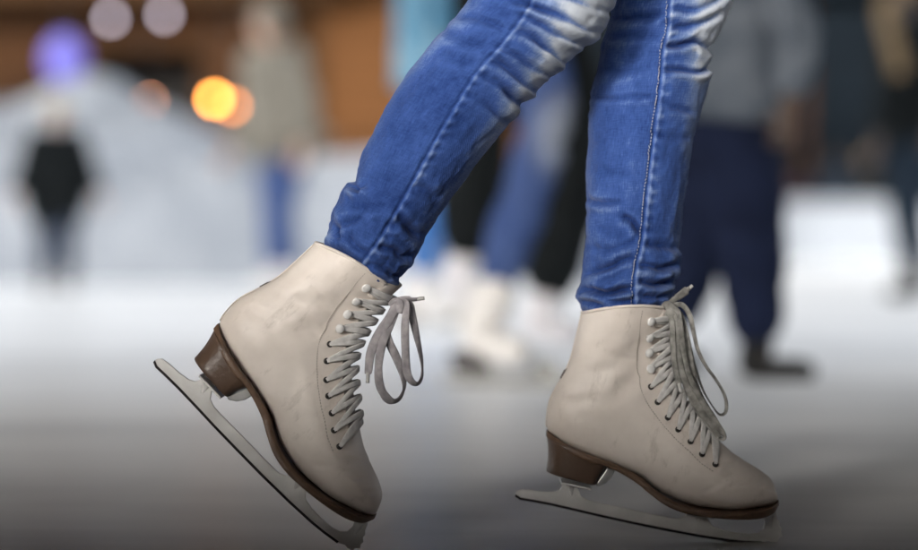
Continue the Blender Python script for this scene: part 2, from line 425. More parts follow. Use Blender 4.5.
def make_boot_mesh():
    ns, nphi = 260, 160
    ss = np.linspace(0, NSX, ns); ph = np.linspace(-math.pi / 2, 1.5 * math.pi, nphi, endpoint=False)
    A, B = np.meshgrid(ss, ph, indexing='ij'); s = A.ravel(); p = B.ravel()
    P = boot_surf(s, p); Nn = boot_normal(s, p)
    # mirrored angle distance from the instep line
    q = np.abs(((p - math.pi / 2 + math.pi) % (2 * math.pi)) - math.pi)
    qe = edge_phi(s) - math.pi / 2
    zone = (s > edge_s[0] - .25)
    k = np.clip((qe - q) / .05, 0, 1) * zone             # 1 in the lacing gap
    off = -.0022 * k + .0009 * np.exp(-((q - qe - .03) / .05) ** 2) * zone
    # creases across the toe break and ankle (near-side image-plane curves)
    px = P[:, 0]; pz = P[:, 2]
    def crease(a, b, wd, amp):
        a = loc2(a); b = loc2(b); d = b - a; L = np.linalg.norm(d); d = d / L
        t = (px - a[0]) * d[0] + (pz - a[1]) * d[1]; x = (px - a[0]) * -d[1] + (pz - a[1]) * d[0]
        tp = np.clip(1 - np.abs(t / L - .5) * 2, 0, 1) ** .6
        amp = amp * 1.15
        return amp * tp * (-np.exp(-(x / wd) ** 2) + .55 * np.exp(-((x - 1.9 * wd) / wd) ** 2) + .4 * np.exp(-((x + 1.9 * wd) / wd) ** 2))
    for c in [((705,478),(745,462),.003,.0013), ((722,484),(742,476),.0022,.0011), ((735,482),(752,471),.002,.0010), ((690,470),(722,462),.004,.0008),
              ((600,400),(640,375),.008,.0013), ((590,385),(625,350),.007,.0010), ((565,395),(580,420),.006,.0008), ((655,430),(690,455),.004,.0006), ((610,330),(640,345),.006,.0008), ((698,490),(730,470),.0026,.0011), ((748,488),(764,480),.002,.0009), ((715,468),(738,462),.002,.0010), ((560,402),(600,398),.005,.0009), ((575,372),(615,366),.005,.0008), ((600,352),(640,362),.0035,.0007), ((606,376),(642,388),.0035,.0007)]:
        off = off + crease(*c)
    nz = np.array([mnoise.fractal(Vector((a * 22, b * 22, c * 22)), 1., 2., 3) for a, b, c in P]) * .0011
    P = P + Nn * (off + nz)[:, None]
    Fc = []
    idx = np.arange(ns * nphi).reshape(ns, nphi)
    a = idx[:-1]; b = idx[1:]
    Fc = np.stack([a, np.roll(a, -1, 1), np.roll(b, -1, 1), b], -1).reshape(-1, 4).tolist()
    V = P.tolist()
    V.append(boot_surf(0., 0.)[0] * 0 + P[:nphi].mean(0) + np.array([.0006, 0, 0])); c = len(V) - 1
    for j in range(nphi): Fc.append((c, (j + 1) % nphi, j))
    # inner wall of the collar: go down inside
    last = idx[-1]; base = len(V)
    C = P[last].mean(0); inn = []
    for r_, dz in ((.965, .0008), (.93, -.002), (.90, -.02)):
        ring = C + (P[last] - C) * r_ + np.array([0, 0, dz]); inn.append(len(V)); V += ring.tolist()
    prev = last
    for b0 in inn:
        cur = np.arange(b0, b0 + nphi)
        for j in range(nphi): Fc.append((prev[j], prev[(j + 1) % nphi], cur[(j + 1) % nphi], cur[j]))
        prev = cur
    Fc.append(tuple(prev))
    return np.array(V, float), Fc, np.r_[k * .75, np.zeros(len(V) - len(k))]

BV, BF, BT = make_boot_mesh()
def ribbon(mb, P, Nn, width, th=.0011, taper=False):
    th = th * .62 if th < .002 else th
    P = np.asarray(P); Nn = np.asarray(Nn); k = len(P)
    T = np.gradient(P, axis=0); T /= np.linalg.norm(T, axis=1)[:, None] + 1e-12
    Nn = Nn - T * (Nn * T).sum(1)[:, None]; Nn /= np.linalg.norm(Nn, axis=1)[:, None] + 1e-12
    B = np.cross(T, Nn); V = []
    prof = [(-1, 0), (-.8, .8), (-.3, 1.), (.3, 1.), (.8, .8), (1, 0), (.8, -.8), (.3, -1), (-.3, -1), (-.8, -.8)]
    wd = np.full(k, width / 2) if np.isscalar(width) else np.asarray(width) / 2
    for i in range(k):
        for a, b in prof: V.append(P[i] + B[i] * a * wd[i] + Nn[i] * b * th)
    n = len(prof); Fc = []
    for i in range(k - 1):
        for j in range(n): Fc.append((i * n + j, i * n + (j + 1) % n, (i + 1) * n + (j + 1) % n, (i + 1) * n + j))
    Fc.append(tuple(range(n))[::-1]); Fc.append(tuple((k - 1) * n + j for j in range(n)))
    mb.add(V, Fc)

# sole / heel / blade outlines (front boot pixels)
SOLE_TOP = [(546.5,430.5),(566,443.5),(590,454),(611,461.5),(637,474.5),(653.6,488.6),(670,498.4),(689.5,505),(715.7,508.2),(748,507.8),(765,505.5),(774,502.5),(777.5,500.2)]
SOLE_BOT = [(545.8,437),(565,450),(588,460.5),(606,465),(630.7,478.5),(647,491.5),(663,502.7),(683,510),(709,513.8),(735,515.8),(756,515.6),(770.5,511.8),(777.8,504.5)]
SOLE_W = [12,30,34,33,33,36,40,43,45,42,34,22,8]
def make_sole():
    n = 90; t = np.linspace(0, len(SOLE_TOP) - 1, n)
    top = loc2(crom(SOLE_TOP, t)); bot = loc2(crom(SOLE_BOT, t)); W = crom(np.array(SOLE_W, float), t)[:, 0] / 1000
    prof = [(-1, .55), (-1, .8), (-.97, 1), (-.6, 1.), (0, 1), (.6, 1), (.97, 1.), (1, .8), (1, .2), (.97, 0), (.5, 0), (-.5, 0), (-.97, 0), (-1, .2)]
    V = []; m = len(prof)
    for i in range(n):
        for a, b in prof:
            p = bot[i] + (top[i] - bot[i]) * b; V.append((p[0], a * W[i], p[1]))
    Fc = [(i * m + j, i * m + (j + 1) % m, (i + 1) * m + (j + 1) % m, (i + 1) * m + j) for i in range(n - 1) for j in range(m)]
    Fc += [tuple(range(m))[::-1], tuple((n - 1) * m + j for j in range(m))]
    return V, Fc
def make_heel():
    # plan outline (D shape) lofted between the sole underside and the heel tip
    back_t, front_t = np.array((546.3, 437)), np.array((606.5, 464.5))
    back_b, front_b = np.array((545.6, 472)), np.array((594.5, 484.5))
    V = []; m = 40; rows = 14
    for r_ in range(rows):
        t = r_ / (rows - 1)
        b = back_t + (back_b - back_t) * t; f = front_t + (front_b - front_t) * t
        b = b + np.array((1.6 * math.sin(math.pi * t), 0)); f = f + np.array((-1.2 * math.sin(math.pi * t), 0))
        edge = 1 - .04 * (t > .97)
        hw = (.0315 - .003 * t) * edge
        for j in range(m):
            a = 2 * math.pi * j / m
            c, s = math.cos(a), math.sin(a)
            nn = 2.3 if c < 0 else 5.
            x = math.copysign(abs(c) ** (2 / nn), c); y = math.copysign(abs(s) ** (2 / nn), s)
            p = loc2(b + (f - b) * (.5 + .5 * x)); V.append((p[0], hw * y, p[1]))
    Fc = [(i * m + j, i * m + (j + 1) % m, (i + 1) * m + (j + 1) % m, (i + 1) * m + j) for i in range(rows - 1) for j in range(m)]
    Fc += [tuple(range(m))[::-1], tuple((rows - 1) * m + j for j in range(m))]
    return V, Fc
BL = [(514.7,497),(515.5,493),(519.6,490),(528,490.2),(542.5,492.2),(553,492.6),(559,490.5),(562,486),(562.3,480.5),(577.2,483.5),(577.5,489),(581,497),(588,501),
      (598,503.4),(630.7,510.2),(660,516.6),(676.5,519.4),(684,517.5),(688,513.5),(689,509.5),(706,513.3),(707.5,519),(712.4,526.5),(722,530.5),(735.3,533.2),(748,534.5),(757,533.5),(763,529.5),(764.5,523),(762.4,513.5),(775.5,511.5),
      (777,519),(779.5,522.5),(779,526),(782,529.5),(781,533),(783,536.5),(779,538.5),(777.5,542.3),(772,543.2),(768.5,541.8),(761.4,544.4),(745,543.8),(728.8,542.2),(700,537.8),(663.4,531),(630,524),(598,517),(572,510.8),(549,505.6),(530,502),(519.6,500.3)]
BLL = loc2(BL)

def place_skate(th, O, name_lab=None):
    return Matrix.Translation(O) @ Matrix.Rotation(R(th), 4, 'Y')

proto_sub = {}
def make_skate(parent, th, O, label):
    me = 'ice_skate'
    M = place_skate(th, O)
    o = mesh_obj('ice_skate', BV, BF, LEATHER, None, True, True)
    finish_normals(o)
    a = o.data.attributes.new('tone', 'FLOAT', 'POINT'); a.data.foreach_set('value', BT.astype(np.float32))
    o.parent = parent; o.matrix_basis = WM[parent].inverted() @ M; WM[o] = M
    o['label'] = label
    # sole, heel
    V, Fc = make_sole(); s = finish_normals(mesh_obj('sole', V, Fc, SOLE, o, True, True)); bevel(s, .0008, 2, 50)
    V, Fc = make_heel(); h = finish_normals(mesh_obj('heel', V, Fc, HEEL, o, True, True)); bevel(h, .0012, 2, 50)
    # blade
    mb = MB(); mb.prism(BLL, -.0024, .0024)
    bl = mb.build('blade', STEEL, o, False, True); bevel(bl, .0007, 2, 30)
    for s_ in bl.modifiers: pass
    # thin dark ground edge along the runner
    lo = BLL[np.array([BL.index(p) for p in [(514.7,497),(519.6,500.3),(530,502),(549,505.6),(572,510.8),(598,517),(630,524),(663.4,531),(700,537.8),(728.8,542.2),(745,543.8),(761.4,544.4)]])]
    hi = lo + np.array([0, .0022]); poly = [(p[0], p[1] - .0004) for p in lo] + [tuple(p) for p in hi[::-1]]
    mb = MB(); mb.prism(poly, -.0029, .0029); mb.build('blade_edge', DARKEDGE, o, False, True)
    # mounting plates and stanchion flares
    for c0, c1, hw in (((560,480.5),(590,487.2),.020), ((684,511.2),(712,515.6),.022), ((757,516.4),(774,512.2),.010)):
        p0, p1 = loc2(c0), loc2(c1); d = p1 - p0; n = np.array([-d[1], d[0]]); n /= np.linalg.norm(n)
        mb = MB(); mb.prism([p0, p1, p1 - n * .0022, p0 - n * .0022], -hw, hw); bevel(mb.build('mount_plate', STEEL, o, False, True), .0006, 2, 50)
    for a_, b_ in (((569.5,483.5),(571,497)), ((697,513),(697.5,524)), ((768.5,514),(771,530))):
        p0, p1 = loc2(a_), loc2(b_)
        k = np.linspace(0, 1, 8); P = [(p0[0] + (p1[0] - p0[0]) * t, 0, p0[1] + (p1[1] - p0[1]) * t) for t in k]
        mb = MB(); mb.tube(P, .0066 - .0042 * k ** .6, 12); mb.build('stanchion', STEEL, o, True, True)
    
    mb = MB(); mb.prism([tuple(loc2(p)) for p in ((605.5,466.5),(613.5,469),(610,476.5),(604,482.5),(596.5,485.5),(594,484))], -.019, .019)
    bevel(mb.build('heel_plate', PLATE, o, False, True), .001, 2, 40)
    # collar roll
    ph = np.linspace(-math.pi / 2, 1.5 * math.pi, 140, endpoint=False)
    qd = np.abs(((ph - math.pi / 2 + math.pi) % (2 * math.pi)) - math.pi); ph = ph[qd > edge_phi(NSX) - math.pi / 2 - .02]
    ph = np.sort((ph - math.pi / 2) % (2 * math.pi)) + math.pi / 2
    P = boot_surf(np.full(len(ph), NSX), ph); mb = MB(); mb.tube(P, .0017, 8)
    mb.build('collar', LEATHER, o, True, True)
    # back seam strip with a small pull tab
    sv = np.linspace(12.2, 17.9, 60); P = boot_surf(sv, np.full(60, -math.pi / 2)); Nn = boot_normal(sv, np.full(60, -math.pi / 2))
    mb = MB(); ribbon(mb, P + Nn * .0005, Nn, .009, .0009); mb.build('back_stay', LEATHER, o, True, True)
    mb = MB(); mb.prism([tuple(loc2(p)) for p in ((566.5,368),(563.5,371),(559.5,378.5),(561.5,380),(565,377),(569,370))], -.005, .005)
    bevel(mb.build('pull_tab', TABM, o, False, True), .0006, 2, 40)
    # tongue top
    V = []; Fc = []; nu, nv = 12, 15
    for i in range(nu):
        t = i / (nu - 1)
        c = loc2(np.array((668.0, 330)) + (np.array((671.5, 302.5)) - np.array((668.0, 330))) * t)
        hw = .026 - .006 * t ** 3
        for j in range(nv):
            a = -1 + 2 * j / (nv - 1)
            V.append((c[0] - .013 * a * a * (1 - .2 * t) - .001 + .004 * t, hw * a, c[1] + .003 * math.sqrt(max(0, 1 - a * a)) * (t > .9)))
    n0 = len(V); V += [(x - .0055, y, z) for x, y, z in V]
    for i in range(nu - 1):
        for j in range(nv - 1):
            q = (i * nv + j, i * nv + j + 1, (i + 1) * nv + j + 1, (i + 1) * nv + j)
            Fc.append(q); Fc.append(tuple(n0 + x for x in q[::-1]))
    rim = [i * nv for i in range(nu)] + [(nu - 1) * nv + j for j in range(1, nv)] + [i * nv + nv - 1 for i in range(nu - 2, -1, -1)] + list(range(nv - 2, 0, -1))
    for a_, b_ in zip(rim, rim[1:] + rim[:1]): Fc.append((a_, b_, n0 + b_, n0 + a_))
    tg = finish_normals(mesh_obj('tongue', V, Fc, LEATHER, o, True, True))
    sm = tg.modifiers.new('s', 'SUBSURF'); sm.levels = sm.render_levels = 1
    # hooks and eyelets, both sides, each an object of its own
    def stud(kind, s, p):
        sg = 1
        P = boot_surf(s, p)[0]; n = boot_normal(np.array([s]), np.array([p]))[0]
        P = P + n * .0006
        if kind not in proto_sub:
            mb = MB()
            prof = ([(0, 0), (.0022, 0), (.0022, .0022), (.0040, .0030), (.0046, .0040), (.0042, .0050), (.0030, .0056), (0, .0060)] if kind == 'lace_hook'
                    else [(.0014, -.0004), (.0014, .0004), (.0018, .0011), (.0027, .0010), (.0031, .0003), (.0031, -.0008)])
            k = 20; V = [(r_ * math.cos(2 * math.pi * j / k), r_ * math.sin(2 * math.pi * j / k), h_) for r_, h_ in prof for j in range(k)]
            Fc = [(i * k + j, i * k + (j + 1) % k, (i + 1) * k + (j + 1) % k, (i + 1) * k + j) for i in range(len(prof) - 1) for j in range(k)]
            if kind == 'eyelet':   # dark hole floor
                Fc.append(tuple(range(k)))
            mb.add(V, Fc)
            e = mb.build(kind, HOOKM if kind == 'lace_hook' else HOLE, o, True, True)
            proto_sub[kind] = e
        else:
            e = proto_sub[kind].copy(); COL.objects.link(e); e.parent = o
        q = Vector(n).to_track_quat('Z', 'Y'); e.rotation_mode = 'QUATERNION'; e.rotation_quaternion = q; e.location = P
        return e
    for kind, L_ in (('lace_hook', HK), ('eyelet', EK)):
        for s_, p_ in L_:
            stud(kind, s_, p_); stud(kind, s_, math.pi - p_)
    # criss-cross lace
    mb = MB()
    rows = ALLR[::-1]                       # toe -> collar
    rs = np.array([r_[0] for r_ in rows]); rp = np.array([r_[1] for r_ in rows])
    def span(sa, pa, sb, pb, lift, wd):
        n = 30; t = np.linspace(0, 1, n)
        te = t + .04 * np.sin(2 * math.pi * t)
        s_ = sa + (sb - sa) * te; p_ = pa + (pb - pa) * t
        P = boot_surf(s_, p_); Nn = boot_normal(s_, p_)
        ofs = .0012 + lift * np.sin(math.pi * t) ** .7
        ribbon(mb, P + Nn * ofs[:, None], Nn, wd * (1 - .35 * np.abs(2 * t - 1) ** 4), .0010)
    span(rs[0], rp[0], rs[0], math.pi - rp[0], .003, .0065)
    for i in range(len(rows) - 1):
        wd = .0052 + .0014 * rng.random()
        span(rs[i], rp[i] , rs[i + 1], math.pi - rp[i + 1],   .0032 + .0014 * (i % 2), wd)
        span(rs[i], math.pi - rp[i], rs[i + 1], rp[i + 1],   .0032 + .0014 * ((i + 1) % 2), wd)
    span(rs[-1], rp[-1], rs[-1], math.pi - rp[-1], .006, .007)
    mb.build('lace', LACE, o, True, True)
    # facing stitch line
    sv = np.linspace(edge_s[0] + .1, NSX - .25, 90)
    for sgn in (0, 1):
        mb = MB()
        for k in range(0, len(sv) - 1):
            pe = np.interp(sv[k:k + 2], edge_s, edge_p) + .20
            if sgn: pe = math.pi - pe
            A = boot_surf(sv[k:k + 2], pe); Nn = boot_normal(sv[k:k + 2], pe)
            A = A + Nn * .0003; A[1] = A[0] + (A[1] - A[0]) * .62
            mb.tube(A, .0004, 5)
        mb.build('stitching', THREADB, o, True, True)
    return o

# ------------------------------------------------------------------ MAIN SKATER
ps = empty('person', (.12, 2.16, 0), 'skater in faded blue skinny jeans and beige white lace-up ice skates, mid stride', 'person')
OF = at(OX, OY, DF); OF[2] = .0002
# rear skate origin from its heel corner pixel
hl = loc2((547, 432)); thr = R(THR)
off = np.array([hl[0] * math.cos(thr) + hl[1] * math.sin(thr), 0, -hl[0] * math.sin(thr) + hl[1] * math.cos(thr)])
ORR = at(218.5, 334.0, DR) - off
print('front toe z', at(OX, OY, DF)[2], 'rear toe', ORR)
ORR[2] = max(ORR[2], .0005)
skF = make_skate(ps, THF, OF, 'ice skate standing on its toe pick with olive grey laces hanging down')
skR = make_skate(ps, THR, ORR, 'ice skate tipped up on its toe with looped grey laces')

def px_ribbon(mb, pts, width, th=.0011, n=60, face=(0, -1, 0), twist=None):
    """pts: (px,py,depth) list -> ribbon facing the given direction with slow twist"""
    P = np.array([at(*p) for p in pts]); P = smooth_path(P, n)
    t = np.linspace(0, 1, n); Nn = np.tile(np.array(face, float), (n, 1))
    if twist:
        a = np.interp(t, np.linspace(0, 1, len(twist)), np.radians(twist))
        T = np.gradient(P, axis=0); T /= np.linalg.norm(T, axis=1)[:, None]
        Nn = Nn - T * (Nn * T).sum(1)[:, None]; Nn /= np.linalg.norm(Nn, axis=1)[:, None]
        B = np.cross(T, Nn); Nn = Nn * np.cos(a)[:, None] + B * np.sin(a)[:, None]
    ribbon(mb, P, Nn, width, th)

def aglet(mb, a, b, r=.0019):
    mb.tube(np.linspace(at(*a), at(*b), 5), r, 8)

# rear skate bow
d = DR - .012
mb = MB()
px_ribbon(mb, [(392,306,d),(396,302,d-.004),(400,304,d-.006),(398,312,d-.004)], .010, .0025, 30, twist=[0, 40, 20])       # knot
px_ribbon(mb, [(397,303,d-.004),(391,316,d-.006),(379,334,d-.008),(371,352,d-.008),(368.5,370,d-.006),(368,374,d-.006)], .0095, .0011, 60, twist=[20, -10, 10, 30, 50])
px_ribbon(mb, [(398,304,d-.003),(391,322,d-.005),(382,345,d-.01),(378.5,366,d-.013),(379.5,384,d-.014),(385,396,d-.012),(392,401.5,d-.008),(399.5,398.5,d-.004),(404,388,d-.002),(402.5,374,d-.001),(396,357,d-.002),(389,342,d-.004),(386.5,331,d-.006),(391,317,d-.007),(398,305,d-.005)], .0085, .0011, 130, twist=[15, -10, 25, -30, 50, 75, 30, -15, 20, 10])
px_ribbon(mb, [(399,302,d-.005),(406,304,d-.008),(405,328,d-.01),(405.5,352,d-.012),(407,372,d-.012),(412,382,d-.01),(418,383.5,d-.006),(422,376,d-.003),(421.5,360,d-.001),(417,338,d-.001),(412.5,317,d-.002),(409,304,d-.004),(401,301,d-.005)], .0080, .0011, 120, twist=[35, 25, -15, 20, 60, 80, 40, 0, 20])
px_ribbon(mb, [(396,302,d-.004),(405,299.5,d-.006),(414,299.5,d-.004),(418,299,d-.003)], [.008] * 20 + [.006] * 20, .0011, 40, twist=[0, 40, 60])
mb.build('lace_bow', LACE_G, skR)
mb = MB(); aglet(mb, (368.2,372.5,d-.006), (367.6,383,d-.006)); mb.build('aglet', AGLET, skR); mb = MB(); aglet(mb, (417,299,d-.003), (424.5,298.2,d-.003)); mb.build('aglet', AGLET, skR)
# front skate bow
d = DF - .02
mb = MB()
px_ribbon(mb, [(660,312,d+.01),(667,306,d-.004),(672,309,d-.006),(669,316,d-.004)], .011, .003, 30, twist=[0, 30, 10])
px_ribbon(mb, [(667,308,d-.002),(674,300,d-.004),(682,294,d-.003),(687,290,d),(690,287.5,d)], [.007] * 20 + [.0085] * 25 + [.0055] * 15, .0012, 60, twist=[0, 30, 10, 50])
px_ribbon(mb, [(669,309,d-.004),(675,318,d-.008),(677.5,340,d-.010),(680,364,d-.011),(688,388,d-.010),(700,408,d-.008),(712,424,d-.006),(721,436,d-.006)], [.0068] * 60 + [.0085] * 30, .0012, 90, twist=[30, 10, -10, 15, -10, 0])
px_ribbon(mb, [(670,308,d-.002),(680,314,d-.006),(686,334,d-.010),(690,358,d-.014),(694,380,d-.014),(703,402,d-.012),(715,421,d-.011),(724,436,d-.008),(719,438,d-.004),(708,424,d-.001),(697,408,d+.001),(686,386,d+.003),(680,360,d+.003),(676,335,d+.002),(670,314,d)], .0066, .0012, 140, twist=[20, 40, 10, -20, 30, 60, 20, 10, 30, 0])
px_ribbon(mb, [(671,306,d-.004),(682,305,d-.006),(690,316,d-.008),(694,334,d-.010),(698,350,d-.010),(706,366,d-.008),(716,380,d-.004),(724,394,d-.001),(726.5,405,d),(725,413,d+.001),(719.5,414.5,d+.003),(713,407,d+.005),(703,390,d+.007),(696,370,d+.006),(690,348,d+.004),(684,326,d+.002),(673,309,d)], .0058, .0011, 140, twist=[20, 30, 50, 60, 70, 60, 70, 85, 60, 30, 20])
px_ribbon(mb, [(669,307,d-.006),(678,312,d-.013),(681,330,d-.018),(684,352,d-.021),(689,374,d-.021),(698,394,d-.018),(708,410,d-.014),(715,424,d-.009)], .0058, .0012, 90, twist=[30, 20, -15, -30, -10, 20, 0])
px_ribbon(mb, [(668,309,d-.004),(672,322,d-.009),(673,345,d-.012),(675,366,d-.012),(679,384,d-.010)], .0058, .0012, 60, twist=[-20, 10, 30, 10])
mb.build('lace_bow', LACE_O, skF)
mb = MB(); aglet(mb, (689.5,288,d), (692.5,285.5,d), .0017); mb.build('aglet', AGLET, skF); mb = MB(); aglet(mb, (679,383,d-.010), (681.5,393,d-.010)); mb.build('aglet', AGLET, skF)

# ---- jeans
def leg(Lp, Rp, d0, d1, seam, folds, fades, ankle_amp, seedv, top_z):
    """loft a leg between two photo outlines (bottom->top)"""
    n, m = 640, 240
    Lr = resample(smooth_path(Lp, 400), n); Rr = resample(smooth_path(Rp, 400), n)
    t = np.linspace(0, 1, n); dep = d0 + (d1 - d0) * t
    A = np.array([at(a[0], a[1], dd) for a, dd in zip(Lr, dep)]); B = np.array([at(b[0], b[1], dd) for b, dd in zip(Rr, dep)])
    C = .5 * (A + B); H = .5 * (B - A); hw = np.linalg.norm(H, axis=1); hd = np.convolve(np.pad(hw, 20, 'edge'), np.ones(41) / 41, 'valid') * .98
    E = H / hw[:, None]
    ph = np.linspace(0, 2 * math.pi, m, endpoint=False)
    P = C[:, None, :] + (hw[:, None] * np.cos(ph))[:, :, None] * E[:, None, :]
    P[:, :, 1] += hd[:, None] * np.sin(ph)
    T = np.gradient(C, axis=0); ln = np.r_[0, np.cumsum(np.linalg.norm(np.diff(C, axis=0), axis=1))]
    Nn = np.cos(ph)[None, :, None] * E[:, None, :] + np.sin(ph)[None, :, None] * np.array([0, 1., 0])
    Pf = P.reshape(-1, 3); Nf = Nn.reshape(-1, 3)
    qx, qy = proj(Pf)
    near = (np.sin(ph)[None, :] * np.ones((n, 1))).ravel()
    wob = np.array([mnoise.noise(Vector((a * .045, b * .045, seedv))) for a, b in zip(qx, qy)]) * 2.4
    vary = .75 + .5 * np.array([mnoise.noise(Vector((a * .03, b * .03, seedv + 5))) for a, b in zip(qx, qy)])
    disp = np.zeros(len(Pf)); crest = np.zeros(len(Pf))
    def line_dist(pl):
        pl = smooth_path(np.array(pl, float), 24); best = np.full(len(Pf), 1e9); sgn = np.zeros(len(Pf)); al = np.zeros(len(Pf))
        L = len(pl) - 1
        for i in range(L):
            a, b = pl[i], pl[i + 1]; dx, dy = b - a; l2 = dx * dx + dy * dy + 1e-9
            u = np.clip(((qx - a[0]) * dx + (qy - a[1]) * dy) / l2, 0, 1)
            ex, ey = qx - a[0] - u * dx, qy - a[1] - u * dy; dd = np.hypot(ex, ey)
            k = dd < best; best = np.where(k, dd, best); sgn = np.where(k, np.sign(dx * ey - dy * ex), sgn); al = np.where(k, (i + u) / L, al)
        return best, sgn, al
    for pl, amp, wd in folds:
        dd, sg, al = line_dist(pl)
        amp = amp * (1.05 if np.mean([q[1] for q in pl]) < 180 else 1.7); wd = wd * 1.05
        x = (dd * sg + wob) / wd
        # a fold shows on the near side only partly round the back
        env = np.clip(np.minimum(al, 1 - al) * 5 + .25, 0, 1) * np.exp(-np.clip(dd - 4 * wd, 0, None) / wd)
        env = env * np.where(near > .2, .35, 1) * vary * (.42 + .58 * np.clip(np.abs(near) * 1.5, 0, 1))
        disp += amp * env * (-1.25 * np.exp(-x ** 2) + .8 * np.exp(-((x - 2.0) / 1.2) ** 2) + .45 * np.exp(-((x + 2.1) / 1.2) ** 2))
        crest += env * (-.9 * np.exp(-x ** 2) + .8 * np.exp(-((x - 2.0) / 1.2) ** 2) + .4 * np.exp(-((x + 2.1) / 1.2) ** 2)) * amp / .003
    # broad cloth noise: rings near the ankle, soft undulation elsewhere
    S_ = np.repeat(ln, m); PH = np.tile(ph, n)
    ang = np.stack([np.cos(PH) * .9, np.sin(PH) * .9], 1)
    k1 = np.array([mnoise.fractal(Vector((a * 1.3 + seedv, b * 1.3, s * 46)), 1, 2, 3) for (a, b), s in zip(ang, S_)])
    k2 = np.array([mnoise.fractal(Vector((a * 2.2, b * 2.2 + seedv, s * 14)), 1, 2, 4) for (a, b), s in zip(ang, S_)])
    k3 = np.array([mnoise.fractal(Vector((a * 5 + b, b * 5, s * 75 + seedv)), 1, 2, 3) for (a, b), s in zip(ang, S_)])
    la = np.exp(-S_ / .060)
    disp += k1 * (.0005 + ankle_amp * 1.15 * la) + k2 * .0014 + .0006 * k3 * (1 + 2 * la)
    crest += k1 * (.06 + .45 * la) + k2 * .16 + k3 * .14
    # seam: doubled cloth ridge with a groove
    dd, sg, al = line_dist(seam)
    on = (near < .25)
    x = dd * sg
    disp += on * (.0011 * np.exp(-((x - 3.2) / 2.6) ** 2) - .0012 * np.exp(-(x / 1.1) ** 2) + .0006 * np.exp(-((x + 3) / 2.4) ** 2))
    pk = np.sin(S_ * 520 + 3 * k2) * np.exp(-((x - 6) / 5) ** 2) * on
    disp += .0006 * pk
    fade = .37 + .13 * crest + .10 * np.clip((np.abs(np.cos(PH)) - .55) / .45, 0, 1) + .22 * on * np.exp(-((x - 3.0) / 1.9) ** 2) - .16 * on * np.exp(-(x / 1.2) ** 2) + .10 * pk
    for (cx, cy), (rx, ry), rot, amt in fades:
        a = R(rot); ux = (qx - cx) * math.cos(a) + (qy - cy) * math.sin(a); uy = -(qx - cx) * math.sin(a) + (qy - cy) * math.cos(a)
        g = np.exp(-((ux / rx) ** 2 + (uy / (ry * 1.2)) ** 2))
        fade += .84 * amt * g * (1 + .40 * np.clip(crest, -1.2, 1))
    # keep the hem cleanly turned
    disp *= np.clip((S_ - .008) / .012, 0, 1)
    Pf = Pf + Nf * disp[:, None]
    idx = np.arange(n * m).reshape(n, m); a = idx[:-1]; b = idx[1:]
    Fc = np.stack([a, np.roll(a, -1, 1), np.roll(b, -1, 1), b], -1).reshape(-1, 4)
    V = Pf.tolist(); Fc = Fc.tolist()
    # inward hem lip
    C0 = Pf[:m].mean(0); b0 = len(V)
    dn = C[0] - C[6]; dn /= np.linalg.norm(dn)
    V += (C0 + (Pf[:m] - C0) * .97 + dn * .0012).tolist() + (C0 + (Pf[:m] - C0) * .90 - dn * .004).tolist()
    for j in range(m):
        Fc.append((j, b0 + j, b0 + (j + 1) % m, (j + 1) % m)); Fc.append((b0 + j, b0 + m + j, b0 + m + (j + 1) % m, b0 + (j + 1) % m))
    fade = np.r_[fade, np.full(2 * m, .3)]
    UV = np.stack([np.r_[PH * .055, np.tile(ph * .055, 2)], np.r_[S_, np.zeros(2 * m)]], 1)
    # stitch positions: vertices nearest the seam on the near side
    sp = smooth_path(np.array(seam, float), 400); st_pts = []
    return V, Fc, fade, UV, (Pf, Nf, qx, qy, near, sp)

nearL = [(334,270),(327,262),(321.5,253.5),(323,247),(328,236),(329,225),(332,212),(337,203),(340,192),(347,184),(354.5,180),(357,168),(361,158),(370,139),(386.4,106.4),(405.5,76.4),(432.8,41),(458,13),(466,3),(482,-25),(500,-65),(535,-160),(580,-270),(610,-350)]
nearR = [(364,293),(377,292),(389,288.5),(397,283),(406,272),(416,254),(427,234.7),(441,210),(468,174.7),(490,147),(507,126),(517,117),(524,103),(538,94),(543,84),(565,68),(573,57),(590,44),(602,34),(610,13),(616,0),(632,-40),(655,-90),(705,-190),(745,-280),(765,-350)]
frontL = [(592,326),(586,317),(582,311),(578.5,301),(577,291),(582,281),(584,262),(585,244.5),(586.6,203.7),(587,160),(590,102),(597,70),(604,38),(609,24),(611,12),(614,-5),(618,-40),(624,-90),(624,-180),(618,-270),(612,-350)]
frontR = [(650,316),(660,310),(667,303),(671,296),(673,284),(680,271),(682,256),(679,244.5),(682,215),(684,198),(694,140),(705,95),(710,76),(707,67),(711,58),(708,49),(715,40),(723,23),(732,0),(745,-40),(756,-90),(772,-180),(780,-270),(782,-350)]
seamN = [(354,271),(368,253),(381,234.7),(396,209),(411,183),(426,155),(441,128),(468.3,82),(482,64),(495.6,49),(517.4,22),(531,0),(545,-25)]
seamF = [(633,305),(633,292),(633.5,279),(636,262),(640,246),(643,226),(645,204),(650.6,151),(655,118),(659,87),(661,65),(662.5,46),(667,30),(669,0),(672,-20)]
